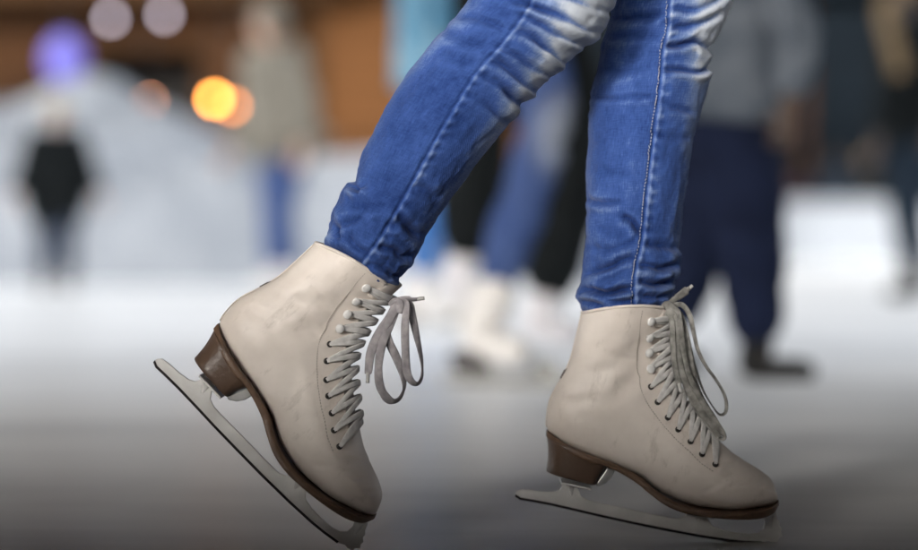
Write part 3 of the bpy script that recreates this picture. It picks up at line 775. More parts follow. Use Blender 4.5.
foldsN = [
 ([(505,-2),(530,6),(560,16),(590,30),(612,34)], .0042, 3.2), ([(540,-12),(570,-2),(600,10),(618,14)], .0036, 3.2),
 ([(512,27),(530,36),(548,48),(566,62),(576,66)], .0046, 3.0), ([(518,14),(545,26),(575,42),(596,50)], .0036, 2.8),
 ([(486,56),(505,66),(524,80),(542,94),(547,97)], .0044, 3.2), ([(492,46),(515,54),(536,68),(556,80)], .0030, 2.6),
 ([(482,74),(500,84),(516,98),(528,112)], .0034, 3.4), ([(470,92),(488,104),(503,118),(512,126)], .0022, 3.6),
 ([(428,20),(450,32),(472,44),(486,48)], .0022, 4.5), ([(440,50),(462,60),(478,62)], .0016, 5),
 ([(452,18),(470,16),(492,24),(505,30)], .0020, 3.5),
 ([(346,186),(356,190),(366,186)], .0026, 2.6), ([(352,178),(354,188),(358,196)], .0024, 2.6),
 ([(330,212),(334,226),(338,240)], .0030, 3.2), ([(322,246),(340,252),(356,262),(372,274)], .0022, 3.2),
 ([(378,246),(392,250),(404,256),(412,254)], .0028, 3.2), ([(384,228),(400,222),(412,232),(424,240)], .0026, 3.8),
 ([(396,210),(406,224),(418,234),(428,234)], .0022, 3.6), ([(348,236),(358,248),(368,252)], .0018, 3.2), ([(334,230),(348,222),(364,218)], .0018, 3.6),
 ([(366,262),(380,268),(394,276),(402,276)], .0028, 2.8), ([(370,276),(382,282),(394,288)], .0020, 2.4), ([(344,200),(366,206),(388,204)], .0012, 5), ([(436,200),(424,190),(412,186)], .0016, 4),
]
fadesN = [((596,22),(60,34),-52,.62), ((560,72),(70,22),-48,.50), ((505,132),(70,16),-50,.22), ((470,180),(70,12),-52,.14),
          ((430,46),(60,9),-52,.16), ((640,-60),(90,60),-60,.4)]
foldsF = [
 ([(597,14),(620,18),(645,17),(666,12)], .0026, 3.4), ([(664,44),(680,45),(698,42),(710,50)], .0042, 2.8), ([(660,68),(680,70),(700,72),(709,66)], .0046, 2.8),
 ([(589,98),(610,99),(632,97),(652,95)], .0024, 2.4), ([(655,102),(675,108),(694,112)], .0024, 3.2), ([(605,34),(630,36),(660,37)], .0020, 3.6),
 ([(664,22),(685,26),(705,22),(724,8)], .0032, 3.4), ([(672,6),(695,10),(715,2),(730,-8)], .0030, 3.2), ([(600,70),(625,72),(655,66)], .0016, 4),
 ([(650,132),(668,136),(690,138)], .0014, 4.5), ([(586,200),(604,203),(622,201)], .0022, 2.8), ([(622,216),(632,222),(640,234)], .0030, 3.2),
 ([(584,246),(604,250),(624,246),(638,240)], .0016, 3.2), ([(585,276),(600,270),(618,262),(634,258)], .0024, 3.2), ([(579,290),(594,292),(612,292),(632,287)], .0040, 3.0),
 ([(600,298),(616,300),(634,300)], .0022, 2.6), ([(636,264),(650,266),(664,268),(680,264)], .0030, 3.2), ([(640,280),(654,284),(672,282)], .0030, 3.0), ([(642,296),(656,298),(668,296)], .0020, 2.4),
 ([(580,300),(592,304),(606,306)], .0026, 2.6), ([(646,244),(662,246),(680,248)], .0018, 3.4), ([(588,170),(610,172),(634,176)], .0010, 4), ([(598,228),(612,232),(622,240)], .0016, 4),
]
fadesF = [((718,14),(26,46),15,.55), ((700,72),(12,40),10,.28), ((630,130),(26,120),4,.10), ((682,200),(10,90),8,.10), ((665,180),(14,70),8,.08), ((700,-80),(60,80),0,.35)]

Va, Fa, fa, ua, infN = leg(nearL, nearR, DR, 2.07, seamN, foldsN, fadesN, .0040, 3.7, 0)
Vb, Fb, fb, ub, infF = leg(frontL, frontR, DF, 2.25, seamF, foldsF, fadesF, .0040, 9.1, 0)
# hips joining both legs (above the picture)
hipV = []; hm = 64
for k, (py, hx, hy, cx) in enumerate(((-300,.115,.125,700),(-340,.120,.150,698),(-390,.125,.170,692),(-440,.122,.168,688),(-500,.112,.155,688),(-560,.100,.140,690))):
    c = at(cx, py, 2.16)
    for j in range(hm):
        a = 2 * math.pi * j / hm; hipV.append((c[0] + hx * math.cos(a), c[1] + hy * math.sin(a), c[2]))
hipF = [(i * hm + j, i * hm + (j + 1) % hm, (i + 1) * hm + (j + 1) % hm, (i + 1) * hm + j) for i in range(5) for j in range(hm)]
hipF += [tuple(range(hm))[::-1], tuple(5 * hm + j for j in range(hm))]
V = Va + Vb + hipV; nA, nB = len(Va), len(Vb)
Fc = Fa + [[i + nA for i in f] for f in Fb] + [[i + nA + nB for i in f] for f in hipF]
jeans = mesh_obj('jeans', V, Fc, DENIM, ps)
finish_normals(jeans)
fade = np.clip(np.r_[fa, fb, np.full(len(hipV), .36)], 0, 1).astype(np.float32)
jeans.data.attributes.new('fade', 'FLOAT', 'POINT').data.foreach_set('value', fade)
uvs = np.concatenate([ua, ub, np.array([(v[0], v[2]) for v in hipV])])
lay = jeans.data.uv_layers.new(name='UVMap')
li = np.empty(len(jeans.data.loops), int); jeans.data.loops.foreach_get('vertex_index', li)
lay.data.foreach_set('uv', uvs[li].astype(np.float32).ravel())

def stitches(info, off_px, step, length, r):
    Pf, Nf, qx, qy, near, sp = info
    sp = resample(sp, max(8, int(np.sum(np.hypot(*np.diff(sp, axis=0).T)) / step)))
    T = np.gradient(sp, axis=0); T /= np.linalg.norm(T, axis=1)[:, None]
    N2 = np.stack([-T[:, 1], T[:, 0]], 1)
    mb = MB(); ok = np.where(near < 0)[0]
    for i in range(len(sp) - 1):
        c = sp[i] + N2[i] * off_px
        if c[1] < -40: continue
        e = []
        for q in (c - T[i] * length / 2, c + T[i] * length / 2):
            k = ok[np.argmin((qx[ok] - q[0]) ** 2 + (qy[ok] - q[1]) ** 2)]
            e.append(Pf[k] + Nf[k] * r * .7)
        if np.linalg.norm(e[1] - e[0]) > 1e-4: mb.tube(np.linspace(e[0], e[1], 4), np.array([.6, 1, 1, .6]) * r, 6)
    return mb
mb = stitches(infF, -1.8, 3.2, 2.4, .00046)
mb.build('seam_stitching', THREAD, jeans)

# ------------------------------------------------------------------ people
def skin_mesh(name, chains, m, parent, sub=2, root=0, local=False, rough_=0.):
    """chains: dict name->(pos, (rx,ry)); edges list"""
    pts, edges = chains
    keys = list(pts); ix = {k: i for i, k in enumerate(keys)}
    me = bpy.data.meshes.new(name); me.from_pydata([tuple(map(float, pts[k][0])) for k in keys], [(ix[a], ix[b]) for a, b in edges], [])
    o = bpy.data.objects.new('tmp', me); COL.objects.link(o)
    sk = o.modifiers.new('skin', 'SKIN'); sk.use_smooth_shade = True
    for k in keys:
        r_ = pts[k][1]; r_ = (r_, r_) if np.isscalar(r_) else r_
        me.skin_vertices[0].data[ix[k]].radius = r_
        me.skin_vertices[0].data[ix[k]].use_root = (ix[k] == root)
    ss = o.modifiers.new('sub', 'SUBSURF'); ss.levels = ss.render_levels = sub
    dg = bpy.context.evaluated_depsgraph_get(); ev = o.evaluated_get(dg)
    nm = bpy.data.meshes.new_from_object(ev)
    V = np.array([v.co for v in nm.vertices]); NN = np.array([v.normal for v in nm.vertices])
    if rough_: V = V + NN * np.array([rough_ * mnoise.fractal(Vector((a * 9, b * 9, c * 16)), 1, 2, 3) for a, b, c in V])[:, None]
    Fc = [tuple(p.vertices) for p in nm.polygons]
    bpy.data.objects.remove(o); bpy.data.meshes.remove(nm)
    return mesh_obj(name, V, Fc, m, parent)

def lerp(a, b, t): return a + (b - a) * t
def hand_pts(pts, edges, wrist_key, W, dirv, side, s, curl=.5):
    dirv = dirv / np.linalg.norm(dirv); sd_ = side - dirv * side.dot(dirv); sd_ /= np.linalg.norm(sd_); nn = np.cross(dirv, sd_)
    k = wrist_key
    pts[k + 'palm'] = (W + dirv * .055 * s, (.034 * s, .016 * s)); edges.append((k, k + 'palm'))
    for i, (o_, ln) in enumerate(((-.027, .062), (-.009, .072), (.009, .068), (.027, .052))):
        b = W + dirv * .090 * s + sd_ * o_ * s
        pts[f'{k}f{i}a'] = (b, .0095 * s); edges.append((k + 'palm', f'{k}f{i}a'))
        p2 = b + (dirv * .75 + nn * curl * .5) * ln * .5 * s; p3 = p2 + (dirv * .45 + nn * curl) * ln * .5 * s
        pts[f'{k}f{i}b'] = (p2, .0085 * s); pts[f'{k}f{i}c'] = (p3, .0075 * s)
        edges += [(f'{k}f{i}a', f'{k}f{i}b'), (f'{k}f{i}b', f'{k}f{i}c')]
    t1 = W + dirv * .045 * s - sd_ * .042 * s + nn * .01 * s; t2 = t1 + (dirv * .8 - sd_ * .3 + nn * .5) * .04 * s
    pts[k + 't1'] = (t1, .011 * s); pts[k + 't2'] = (t2, .009 * s); edges += [(k + 'palm', k + 't1'), (k + 't1', k + 't2')]

def head_pts(pts, edges, neck_key, head, fwd, side, s):
    up = np.array([0, 0, 1.])
    pts['jaw'] = (head + up * -.065 * s + fwd * .018 * s, (.058 * s, .062 * s)); pts['mid'] = (head + fwd * .004 * s, (.074 * s, .088 * s))
    pts['crown'] = (head + up * .075 * s - fwd * .008 * s, (.056 * s, .068 * s))
    edges += [(neck_key, 'jaw'), ('jaw', 'mid'), ('mid', 'crown')]
    pts['nose'] = (head + fwd * .104 * s - up * .018 * s, .012 * s); edges.append(('mid', 'nose'))
    for sg, nme in ((1, 'earl'), (-1, 'earr')):
        pts[nme] = (head + side * sg * .082 * s - fwd * .008 * s - up * .01 * s, (.014 * s, .02 * s)); edges.append(('mid', nme))

def shell(name, c, rad, fwd, m, parent, cut=-.2, th=1.0, front_open=True, drop=0.):
    """hood / hair / hat shell round a head"""
    side = np.array([-fwd[1], fwd[0], 0]); up = np.array([0, 0, 1.]); V = []; Fc = []; nu, nv = 22, 28
    for i in range(nu + 1):
        th_ = math.pi * i / nu * .74
        for j in range(nv):
            a = 2 * math.pi * j / nv
            f_ = math.cos(a)
            lim = th_
            if front_open and f_ > .3: lim = th_ * (1 - .55 * (f_ - .3) / .7)
            dz = math.cos(lim) * rad * 1.12 - drop * max(0, (i / nu - .6)) * (1 if f_ < .4 else 0)
            rr = math.sin(lim) * rad * (1 + .05 * mnoise.noise(Vector((a * 2, lim * 3, rad))))
            V.append(c + fwd * f_ * rr * 1.12 + side * math.sin(a) * rr * .98 + up * dz)
    for i in range(nu):
        for j in range(nv):
            Fc.append((i * nv + j, (i + 1) * nv + j, (i + 1) * nv + (j + 1) % nv, i * nv + (j + 1) % nv))
    o = mesh_obj(name, V, Fc, m, parent); finish_normals(o)
    so_ = o.modifiers.new('t', 'SOLIDIFY'); so_.thickness = .008; so_.offset = -1
    return o

def person(J, s, fwd, label, top_m, leg_m, foot_m, head_m=None, head_kind='hair', coat_len=0., glove=None, skates=True, group=None, face=True, skin_m=None, heel_m=None, leg_r=1.0, tor_r=1.0, drop=0.):
    """J: world joints pelvis chest neck head, sh/el/wr/hip/kn/an/toe + L/R."""
    J = {k: np.asarray(v, float) for k, v in J.items()}
    fwd = np.asarray(fwd, float); fwd /= np.linalg.norm(fwd); side = np.array([-fwd[1], fwd[0], 0])
    base = (J['anL'] + J['anR']) / 2; rt = empty('person', (base[0], base[1], 0), label, 'person', group)
    flat = lambda rx, ry: (rx * s, ry * s)
    # body
    p = {'pel': (J['pelvis'], flat(.13, .10)), 'chest': (J['chest'], flat(.135, .10)), 'neck': (J['neck'], .048 * s)}
    e = [('pel', 'chest'), ('chest', 'neck')]
    for c in 'LR':
        p['sh' + c] = (J['sh' + c], .05 * s); p['el' + c] = (J['el' + c], .038 * s); p['wr' + c] = (J['wr' + c], .026 * s)
        p['hip' + c] = (J['hip' + c], .055 * s); p['kn' + c] = (J['kn' + c], .036 * s); p['an' + c] = (J['an' + c], .028 * s)
        tip = lerp(J['an' + c], J['toe' + c], .22) - np.array([0, 0, .02 * s]); p['toe' + c] = (tip, .03 * s)
        e += [('chest', 'sh' + c), ('sh' + c, 'el' + c), ('el' + c, 'wr' + c), ('pel', 'hip' + c), ('hip' + c, 'kn' + c), ('kn' + c, 'an' + c), ('an' + c, 'toe' + c)]
        hand_pts(p, e, 'wr' + c, J['wr' + c], J['wr' + c] - J['el' + c], fwd, s)
    head_pts(p, e, 'neck', J['head'], fwd, side, s)
    skin_mesh('body', (p, e), skin_m or SKIN, rt, 1)
    # trousers
    p = {'pel': (lerp(J['pelvis'], J['chest'], .15), flat(.15, .125)), 'pl2': (J['pelvis'], flat(.16, .135))}; e = [('pel', 'pl2')]
    for c in 'LR':
        p['hip' + c] = (J['hip' + c], .100 * s * leg_r); p['mid' + c] = (lerp(J['hip' + c], J['kn' + c], .5), .090 * s * leg_r)
        p['kn' + c] = (J['kn' + c], .074 * s * leg_r); p['cal' + c] = (lerp(J['kn' + c], J['an' + c], .35), .070 * s * leg_r); p['an' + c] = (lerp(J['kn' + c], J['an' + c], .93 if skates else 1.0), .058 * s * min(leg_r, 1.3))
        e += [('pl2', 'hip' + c), ('hip' + c, 'mid' + c), ('mid' + c, 'kn' + c), ('kn' + c, 'cal' + c), ('cal' + c, 'an' + c)]
    skin_mesh('trousers', (p, e), leg_m, rt, 3, rough_=.010 * s)
    # coat
    hem = J['pelvis'] + (J['pelvis'] - J['chest']) / np.linalg.norm(J['pelvis'] - J['chest']) * (.06 + coat_len) * s
    p = {'c0': (lerp(J['pelvis'], J['chest'], .5), flat(.175 * tor_r, .145 * tor_r)), 'c1': (J['chest'], flat(.185 * tor_r, .14 * tor_r)), 'ck': (lerp(J['chest'], J['neck'], .8), .075 * s),
         'h0': (J['pelvis'], flat(.185 * tor_r, .155 * tor_r)), 'h1': (hem, flat(.195 * tor_r, .165 * tor_r))}
    e = [('c0', 'c1'), ('c1', 'ck'), ('c0', 'h0'), ('h0', 'h1')]
    for c in 'LR':
        sr = 1 + .7 * (tor_r - 1); p['sh' + c] = (J['sh' + c], .078 * s * sr); p['el' + c] = (J['el' + c], .064 * s * sr); p['wr' + c] = (lerp(J['el' + c], J['wr' + c], .96), .050 * s * sr)
        e += [('c1', 'sh' + c), ('sh' + c, 'el' + c), ('el' + c, 'wr' + c)]
    skin_mesh('coat', (p, e), top_m, rt, 3, rough_=.010 * s)
    # head wear
    if head_kind: shell(head_kind, J['head'] + np.array([0, 0, .018 * s]), .108 * s, fwd, head_m, rt, drop=drop * s)
    if face:
        for sg in (1, -1):
            mb = MB(); mb.ball(J['head'] + fwd * .084 * s + side * sg * .032 * s + np.array([0, 0, .006 * s]), .011 * s, 10); mb.build('eye', TABM, rt)
    # feet
    for c in 'LR':
        a, t = J['an' + c], J['toe' + c]; d = t - a; d[2] = 0; L = np.linalg.norm(d); d = d / L
        lift = a[2] - (.12 + (.055 if skates else .0)) * s
        z0 = min(a[2], t[2])
        heel = a - d * .05 * s
        sole_h = np.array([heel[0], heel[1], a[2] - .085 * s]); toe = t
        p = {'top': (lerp(J['an' + c], J['kn' + c], .22 if skates else .08), .056 * s), 'an': (a, .052 * s), 'heel': (lerp(sole_h, a, .25) , .045 * s),
             'ball': (lerp(sole_h, toe, .68), flat(.048, .036)), 'toe': (lerp(sole_h, toe, .95), flat(.04, .028))}
        bo = skin_mesh('ice_skate' if skates else 'shoe', (p, [('top', 'an'), ('an', 'heel'), ('heel', 'ball'), ('ball', 'toe')]), foot_m, rt, 2)
        if skates:
            dv = (toe - sole_h); dl = np.linalg.norm(dv); dv = dv / dl; upv = np.array([0, 0, 1.]) - dv * dv[2]; upv /= np.linalg.norm(upv); sdv = np.cross(dv, upv)
            O_ = sole_h - upv * .02 * s
            mbb = MB(); V = []
            prof = [(-.06, -.065), (-.05, -.05), (.0, -.045), (.01, .0), (.05, .0), (.06, -.045), (.16, -.045), (.17, .0), (.20, .0), (.21, -.04), (.235, -.035), (.245, -.06), (.23, -.072), (.08, -.072), (-.04, -.072)]
            for y_ in (-.003, .003):
                for a_, b_ in prof: V.append(O_ + dv * a_ * s + upv * b_ * s * .8 + sdv * y_)
            n = len(prof); Fc = [tuple(range(n)), tuple(range(2 * n - 1, n - 1, -1))] + [(i, n + i, n + (i + 1) % n, (i + 1) % n) for i in range(n)]
            mbb.add(V, Fc); mbb.build('blade', PLATE2, bo, False)
            mh = MB(); hv = []
            for b_, k_ in ((-.0, 1.), (-.035, .9)):
                for a_, y_ in ((-.035, -.03), (.035, -.03), (.035, .03), (-.035, .03)): hv.append(O_ + dv * (a_ * k_ + .01) * s + sdv * y_ * k_ * s + upv * (b_ + .012) * s)
            mh.add(hv, [(0, 1, 2, 3), (7, 6, 5, 4), (0, 4, 5, 1), (1, 5, 6, 2), (2, 6, 7, 3), (3, 7, 4, 0)]); mh.build('heel', heel_m or SOLE, bo, False)
    return rt

def cloth(name, col, var=.25, **k): return mat(name, col, .85, var=var, vscale=14, bump=.5, bscale=40, spec=.06, **k)

def std_pose(x, y, s, fwd, stride=.0, sep=.09, arm=.1, lean=0., z0=.0):
    """an upright figure of 1.70*s m on its feet at (x,y)"""
    fwd = np.array(fwd, float); fwd /= np.linalg.norm(fwd); side = np.array([-fwd[1], fwd[0], 0]); b = np.array([x, y, z0]); up = np.array([0, 0, 1.])
    J = {}
    tl = fwd * lean
    J['pelvis'] = b + up * .93 * s; J['chest'] = b + up * 1.26 * s + tl * .4; J['neck'] = b + up * 1.44 * s + tl * .7; J['head'] = b + up * 1.585 * s + tl * .9
    for c, sg in (('L', 1), ('R', -1)):
        st_ = stride * sg
        J['sh' + c] = b + up * 1.38 * s + side * sg * .175 * s + tl * .6
        J['el' + c] = b + up * 1.10 * s + side * sg * (.215 + arm * .3) * s + fwd * (-.03 - st_ * .3) * s + tl * .5
        J['wr' + c] = b + up * .86 * s + side * sg * (.21 + arm) * s + fwd * (.08 - st_ * .5) * s + tl * .4
        J['hip' + c] = b + up * .88 * s + side * sg * .085 * s
        J['kn' + c] = b + up * .52 * s + side * sg * sep * s + fwd * (st_ * .6 + .04) * s
        J['an' + c] = b + up * .15 * s + side * sg * sep * 1.05 * s + fwd * st_ * s
        J['toe' + c] = J['an' + c] + fwd * .17 * s - up * .085 * s
    return J

GREYOL = cloth('grey_olive_cloth', (.20, .185, .155)); BLUEJ = cloth('mid_blue_denim', (.05, .08, .19)); BLACK = cloth('black_cloth', (.010, .012, .013))
CREAM = cloth('cream_wool', (.50, .47, .36)); NAVY = cloth('navy_cloth', (.009, .013, .032)); GREYJ = cloth('grey_jacket_cloth', (.05, .063, .082), col2=(.14, .16, .19))
CYAN = cloth('light_blue_cloth', (.05, .26, .44), col2=(.34, .50, .58)); BRBLUE = cloth('bright_blue_cloth', (.05, .14, .36)); WHITEB = cloth('white_boot_leather', (.68, .66, .64), .08)
BLACKSHOE = cloth('black_shoe', (.02, .02, .02)); HAIRB = cloth('brown_hair', (.06, .035, .02)); HAIRT = cloth('tan_hair', (.20, .145, .085)); REDM = cloth('red_wool', (.35, .03, .03)); LILAC = cloth('lilac_white_leather', (.66, .64, .66), .08)
DKBLUE = cloth('dark_slate_cloth', (.014, .022, .034)); PURPLE = cloth('dull_plum_cloth', (.03, .018, .03)); FADEJ = cloth('faded_denim', (.035, .062, .17), col2=(.06, .095, .22))

# upper body of the main skater (above the picture)
c = at(690, -440, 2.16); J = std_pose(c[0], 2.16, 1.0, (1, 0, 0)); dz = c[2] - .93
J = {k: v + np.array([0, 0, dz * .5]) for k, v in J.items()}
p = {'pel': (c, (.10, .10)), 'w': (lerp(J['pelvis'], J['chest'], .5), (.12, .09)), 'chest': (J['chest'], (.14, .10)), 'neck': (J['neck'], .045)}; e = [('pel', 'w'), ('w', 'chest'), ('chest', 'neck')]
for k in 'LR':
    p['sh' + k] = (J['sh' + k], .05); p['el' + k] = (J['el' + k], .038); p['wr' + k] = (J['wr' + k], .026)
    e += [('chest', 'sh' + k), ('sh' + k, 'el' + k), ('el' + k, 'wr' + k)]
    hand_pts(p, e, 'wr' + k, J['wr' + k], J['wr' + k] - J['el' + k], np.array([1., 0, 0]), 1.)
head_pts(p, e, 'neck', J['head'], np.array([1., 0, 0]), np.array([0, 1., 0]), 1.)
skin_mesh('body', (p, e), SKIN, ps, 2)
p = {'h': (c + np.array([0, 0, -.02]), (.15, .15)), 'c0': (lerp(J['pelvis'], J['chest'], .5), (.15, .12)), 'c1': (J['chest'], (.17, .125)), 'ck': (lerp(J['chest'], J['neck'], .8), .07)}; e = [('h', 'c0'), ('c0', 'c1'), ('c1', 'ck')]
for k in 'LR':
    p['sh' + k] = (J['sh' + k], .07); p['el' + k] = (J['el' + k], .056); p['wr' + k] = (lerp(J['el' + k], J['wr' + k], .93), .042)
    e += [('c1', 'sh' + k), ('sh' + k, 'el' + k), ('el' + k, 'wr' + k)]
skin_mesh('coat', (p, e), NAVY, ps, 2)
shell('hair', J['head'] + np.array([0, 0, .018]), .108, np.array([1., 0, 0]), HAIRB, ps, drop=.3)

def knee_fade(m, knee, rad, col):
    nt = m.node_tree; N = nt.nodes; L = nt.links; b = N['Principled BSDF']; src = b.inputs['Base Color'].links[0].from_socket
    g = N.new('ShaderNodeNewGeometry'); d = N.new('ShaderNodeVectorMath'); d.operation = 'DISTANCE'; d.inputs[1].default_value = tuple(knee)
    L.new(g.outputs['Position'], d.inputs[0]); q = N.new('ShaderNodeMapRange'); q.inputs['From Min'].default_value = rad * .35; q.inputs['From Max'].default_value = rad
    q.inputs['To Min'].default_value = .85; q.inputs['To Max'].default_value = 0; L.new(d.outputs['Value'], q.inputs['Value'])
    x = N.new('ShaderNodeMixRGB'); x.inputs['Color2'].default_value = (*col, 1); L.new(q.outputs[0], x.inputs['Fac']); L.new(src, x.inputs['Color1']); L.new(x.outputs['Color'], b.inputs['Base Color'])
knee_fade(FADEJ, at(580, 135, 4.62), .125, (.30, .33, .38))
# far man in the grey-olive hooded coat
g = at(283, 245 + 651 / 13.0, 13.0)
person(std_pose(g[0], 13.0, 1.02, (-.8, -.6, 0), .12, .12, .08, .12), 1.04, (-.8, -.6, 0), 'person in grey olive hooded coat and blue jeans standing before the snow bank', GREYOL, BLUEJ, WHITEB, GREYOL, 'hood', .14, tor_r=1.36, leg_r=1.35, skates=False)
# child in black at far left
g = at(56, 294, 13.4)
person(std_pose(g[0], 13.4, .70, (.3, -1, 0), .06, .10, .16, .12), .70, (.3, -1, 0), 'child in black coat and cream wool hat skating by the snow bank', BLACK, cloth('dark_blue_grey_trousers', (.035, .045, .07)), BLACKSHOE, CREAM, 'hat', .34, tor_r=1.6, leg_r=1.35)
# light-blue jacket person behind the bent leg
g = at(438, 326, 8.0)
person(std_pose(g[0], 8.0, 1.0, (1, -.3, 0), .05, .07, .02, .0), 1.0, (1, -.3, 0), 'person in light blue and white jacket with blue trousers, behind the bent jeans leg', CYAN, BRBLUE, WHITEB, HAIRB, 'hair', .02)
# jeans skater behind
d1, d2 = 4.7, 4.95
J = dict(pelvis=at(528,-70,4.8), chest=at(556,-215,4.8), neck=at(570,-295,4.8), head=at(582,-365,4.8),
         shL=at(560,-270,4.98), shR=at(560,-270,4.62), elL=at(520,-150,5.05), elR=at(525,-150,4.55), wrL=at(590,-75,5.02), wrR=at(595,-70,4.6),
         hipL=at(522,-50,4.89), hipR=at(528,-50,4.71), knR=at(549,122,4.68), anR=at(489,312,4.66), toeR=at(535,352,4.62),
         knL=at(546,126,4.98), anL=at(484,310,5.0), toeL=at(520,349,4.98))
person(J, 1.0, (1, -.1, 0), 'skater in faded blue jeans, long black coat and white skates, behind between the legs', BLACK, FADEJ, WHITEB, HAIRB, 'hair', .27, leg_r=.80, heel_m=DARKEDGE)
# black wide trousers person
J = dict(pelvis=at(522,-20,5.7), chest=at(532,-140,5.7), neck=at(537,-205,5.7), head=at(545,-262,5.7),
         shL=at(532,-190,5.88), shR=at(532,-190,5.52), elL=at(515,-85,5.95), elR=at(515,-85,5.45), wrL=at(560,-15,5.9), wrR=at(560,-15,5.5),
         hipL=at(500,0,5.8), hipR=at(538,0,5.62), knR=at(574,150,5.6), anR=at(546,303,5.6), toeR=at(592,332,5.58),
         knL=at(474,135,5.82), anL=at(466,262,5.84), toeL=at(484,292,5.84))
person(J, .98, (1, -.1, 0), 'person in loose black trousers and pale lilac shoes, half hidden by the jeans skater', BLACK, BLACK, LILAC, BLACKSHOE, 'hair', .12, skates=False, leg_r=1.45, tor_r=1.15)
# child in grey jacket and navy trousers
D = 4.9
J = dict(pelvis=at(722,105,D), chest=at(742,0,D), neck=at(752,-62,D), head=at(762,-125,D - .02),
         shL=at(716,-38,D + .12), shR=at(775,-34,D - .12), elL=at(690,60,D + .2), elR=at(800,40,D - .2), wrL=at(692,140,D + .16), wrR=at(788,104,D - .22),
         hipL=at(708,130,D + .06), hipR=at(732,130,D - .06), knR=at(748,232,D - .08), anR=at(758,347,D - .06), toeR=at(822,371,D - .08),
         knL=at(700,225,D + .08), anL=at(668,330,D + .1), toeL=at(708,364,D + .08))
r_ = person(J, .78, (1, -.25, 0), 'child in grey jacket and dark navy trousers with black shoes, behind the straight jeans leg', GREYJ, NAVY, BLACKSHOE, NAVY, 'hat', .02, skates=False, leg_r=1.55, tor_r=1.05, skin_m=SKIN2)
p = {'a': (J['wrL'], .032), 'b': (J['wrL'] + np.array([0, 0, -.05]), (.036, .022)), 'c': (J['wrL'] + np.array([.01, 0, -.09]), (.028, .018)), 't': (J['wrL'] + np.array([.035, -.01, -.06]), .012)}
skin_mesh('mitten', (p, [('a', 'b'), ('b', 'c'), ('b', 't')]), REDM, r_, 2)
# right-edge person with tan scarf
D = 10.8
g = at(914, 305, D); J = std_pose(g[0], D, 1.0, (-.9, -.45, 0), .05, .08, .06, .06); J['wrR'] = at(877, 140, D - .2); J['elR'] = at(888, 92, D - .2)
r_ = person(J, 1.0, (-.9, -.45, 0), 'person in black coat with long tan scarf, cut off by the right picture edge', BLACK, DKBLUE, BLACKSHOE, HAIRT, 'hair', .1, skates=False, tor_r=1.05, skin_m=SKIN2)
mb = MB(); P = [at(895,-5,D-.2), at(884,10,D-.26), at(890,35,D-.28), at(897,62,D-.27), at(900,74,D-.26)]
ribbon(mb, smooth_path(np.array(P), 30), np.tile([-.3, -1., .1], (30, 1)), .075, .012); mb.build('scarf', HAIRT, r_)
# spectators behind the far barrier
for i, (px, s, tm, hm_, hk, lab) in enumerate(((836,1.0,DKBLUE,BLACK,'hat','spectator in slate blue coat and black hat behind the far white barrier'),
                                    (868,.98,BLACK,HAIRT,'hair','spectator in black coat with tan hair behind the far white barrier'),
                                    (795,.86,PURPLE,HAIRB,'hood','spectator in dull plum coat with brown hood behind the far white barrier'))):
    g = at(px, 260, 31.2 + .25 * i)
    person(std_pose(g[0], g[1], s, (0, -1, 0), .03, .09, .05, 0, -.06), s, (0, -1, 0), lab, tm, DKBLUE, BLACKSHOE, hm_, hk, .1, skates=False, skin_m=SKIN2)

# ------------------------------------------------------------------ snow bank
nx, ny = 260, 60
XS = np.linspace(-9.5, 1.7, nx); V = []
prof_px = np.array([-700, -300, -100, 0, 50, 80, 105, 124, 144, 168, 200, 240, 300, 345, 420, 520, 620, 680]); prof_py = np.array([120, 70, 100, 110, 98, 82, 80, 87, 95, 104, 121, 134, 144, 150, 160, 175, 215, 272])
for j in range(ny):
    v = j / (ny - 1)
    for x in XS:
        px = 459 + x * F / 17.2
        top = at(px, np.interp(px, prof_px, prof_py), 17.2)[2]; top = max(top, .02)
        top *= np.clip((1.7 - x) / .8, 0, 1) ** .5
        prof = math.sin(math.pi * min(1, v * 1.0)) ** .62
        y = 15.9 + 3.2 * v
        z_ = top * prof; n1 = mnoise.fractal(Vector((x * .9, y * .9, z_ * 1.6)), 1, 2, 5); n2 = mnoise.fractal(Vector((x * 2.6, y * 2.6, z_ * 3.2)), 1, 2, 4)
        edge = math.sin(math.pi * v)
        V.append((x, y - (n1 * .55 + n2 * .16) * edge - .2 * mnoise.noise(Vector((x * .6, 3, 3))), top * prof * (1 + .10 * n1 * edge) + .05 * n2 * edge - .07 * (1 - edge)))
Fc = [(j * nx + i, j * nx + i + 1, (j + 1) * nx + i + 1, (j + 1) * nx + i) for j in range(ny - 1) for i in range(nx - 1)]
tag(mesh_obj('snow_bank', V, Fc, SNOW), 'heaped bank of bluish white snow along the far side of the ice', 'snow bank')

# ------------------------------------------------------------------ far white barrier
WHITEP = mat('white_board', (.30, .325, .36), .5, var=.08, vscale=1.5); KICK = mat('board_kick', (.50, .53, .56), .5, var=.1)
b = empty('rink_barrier', (7, 30.5, 0), 'low white rink barrier at the far edge of the ice', 'barrier')
x0 = 2.2
for i in range(6):
    mb = MB(); mb.box((x0 + i * 2.4 + .01, 30.5, .10), (x0 + (i + 1) * 2.4 - .01, 30.58, .84)); bevel(mb.build('panel', WHITEP, b, False), .01)
mb = MB(); mb.box((x0, 30.46, .843), (x0 + 14.4, 30.62, .92)); bevel(mb.build('top_rail', WHITEP, b, False), .015)
mb = MB(); mb.box((x0, 30.47, -.06), (x0 + 14.4, 30.60, .097)); bevel(mb.build('kick_rail', KICK, b, False), .008)

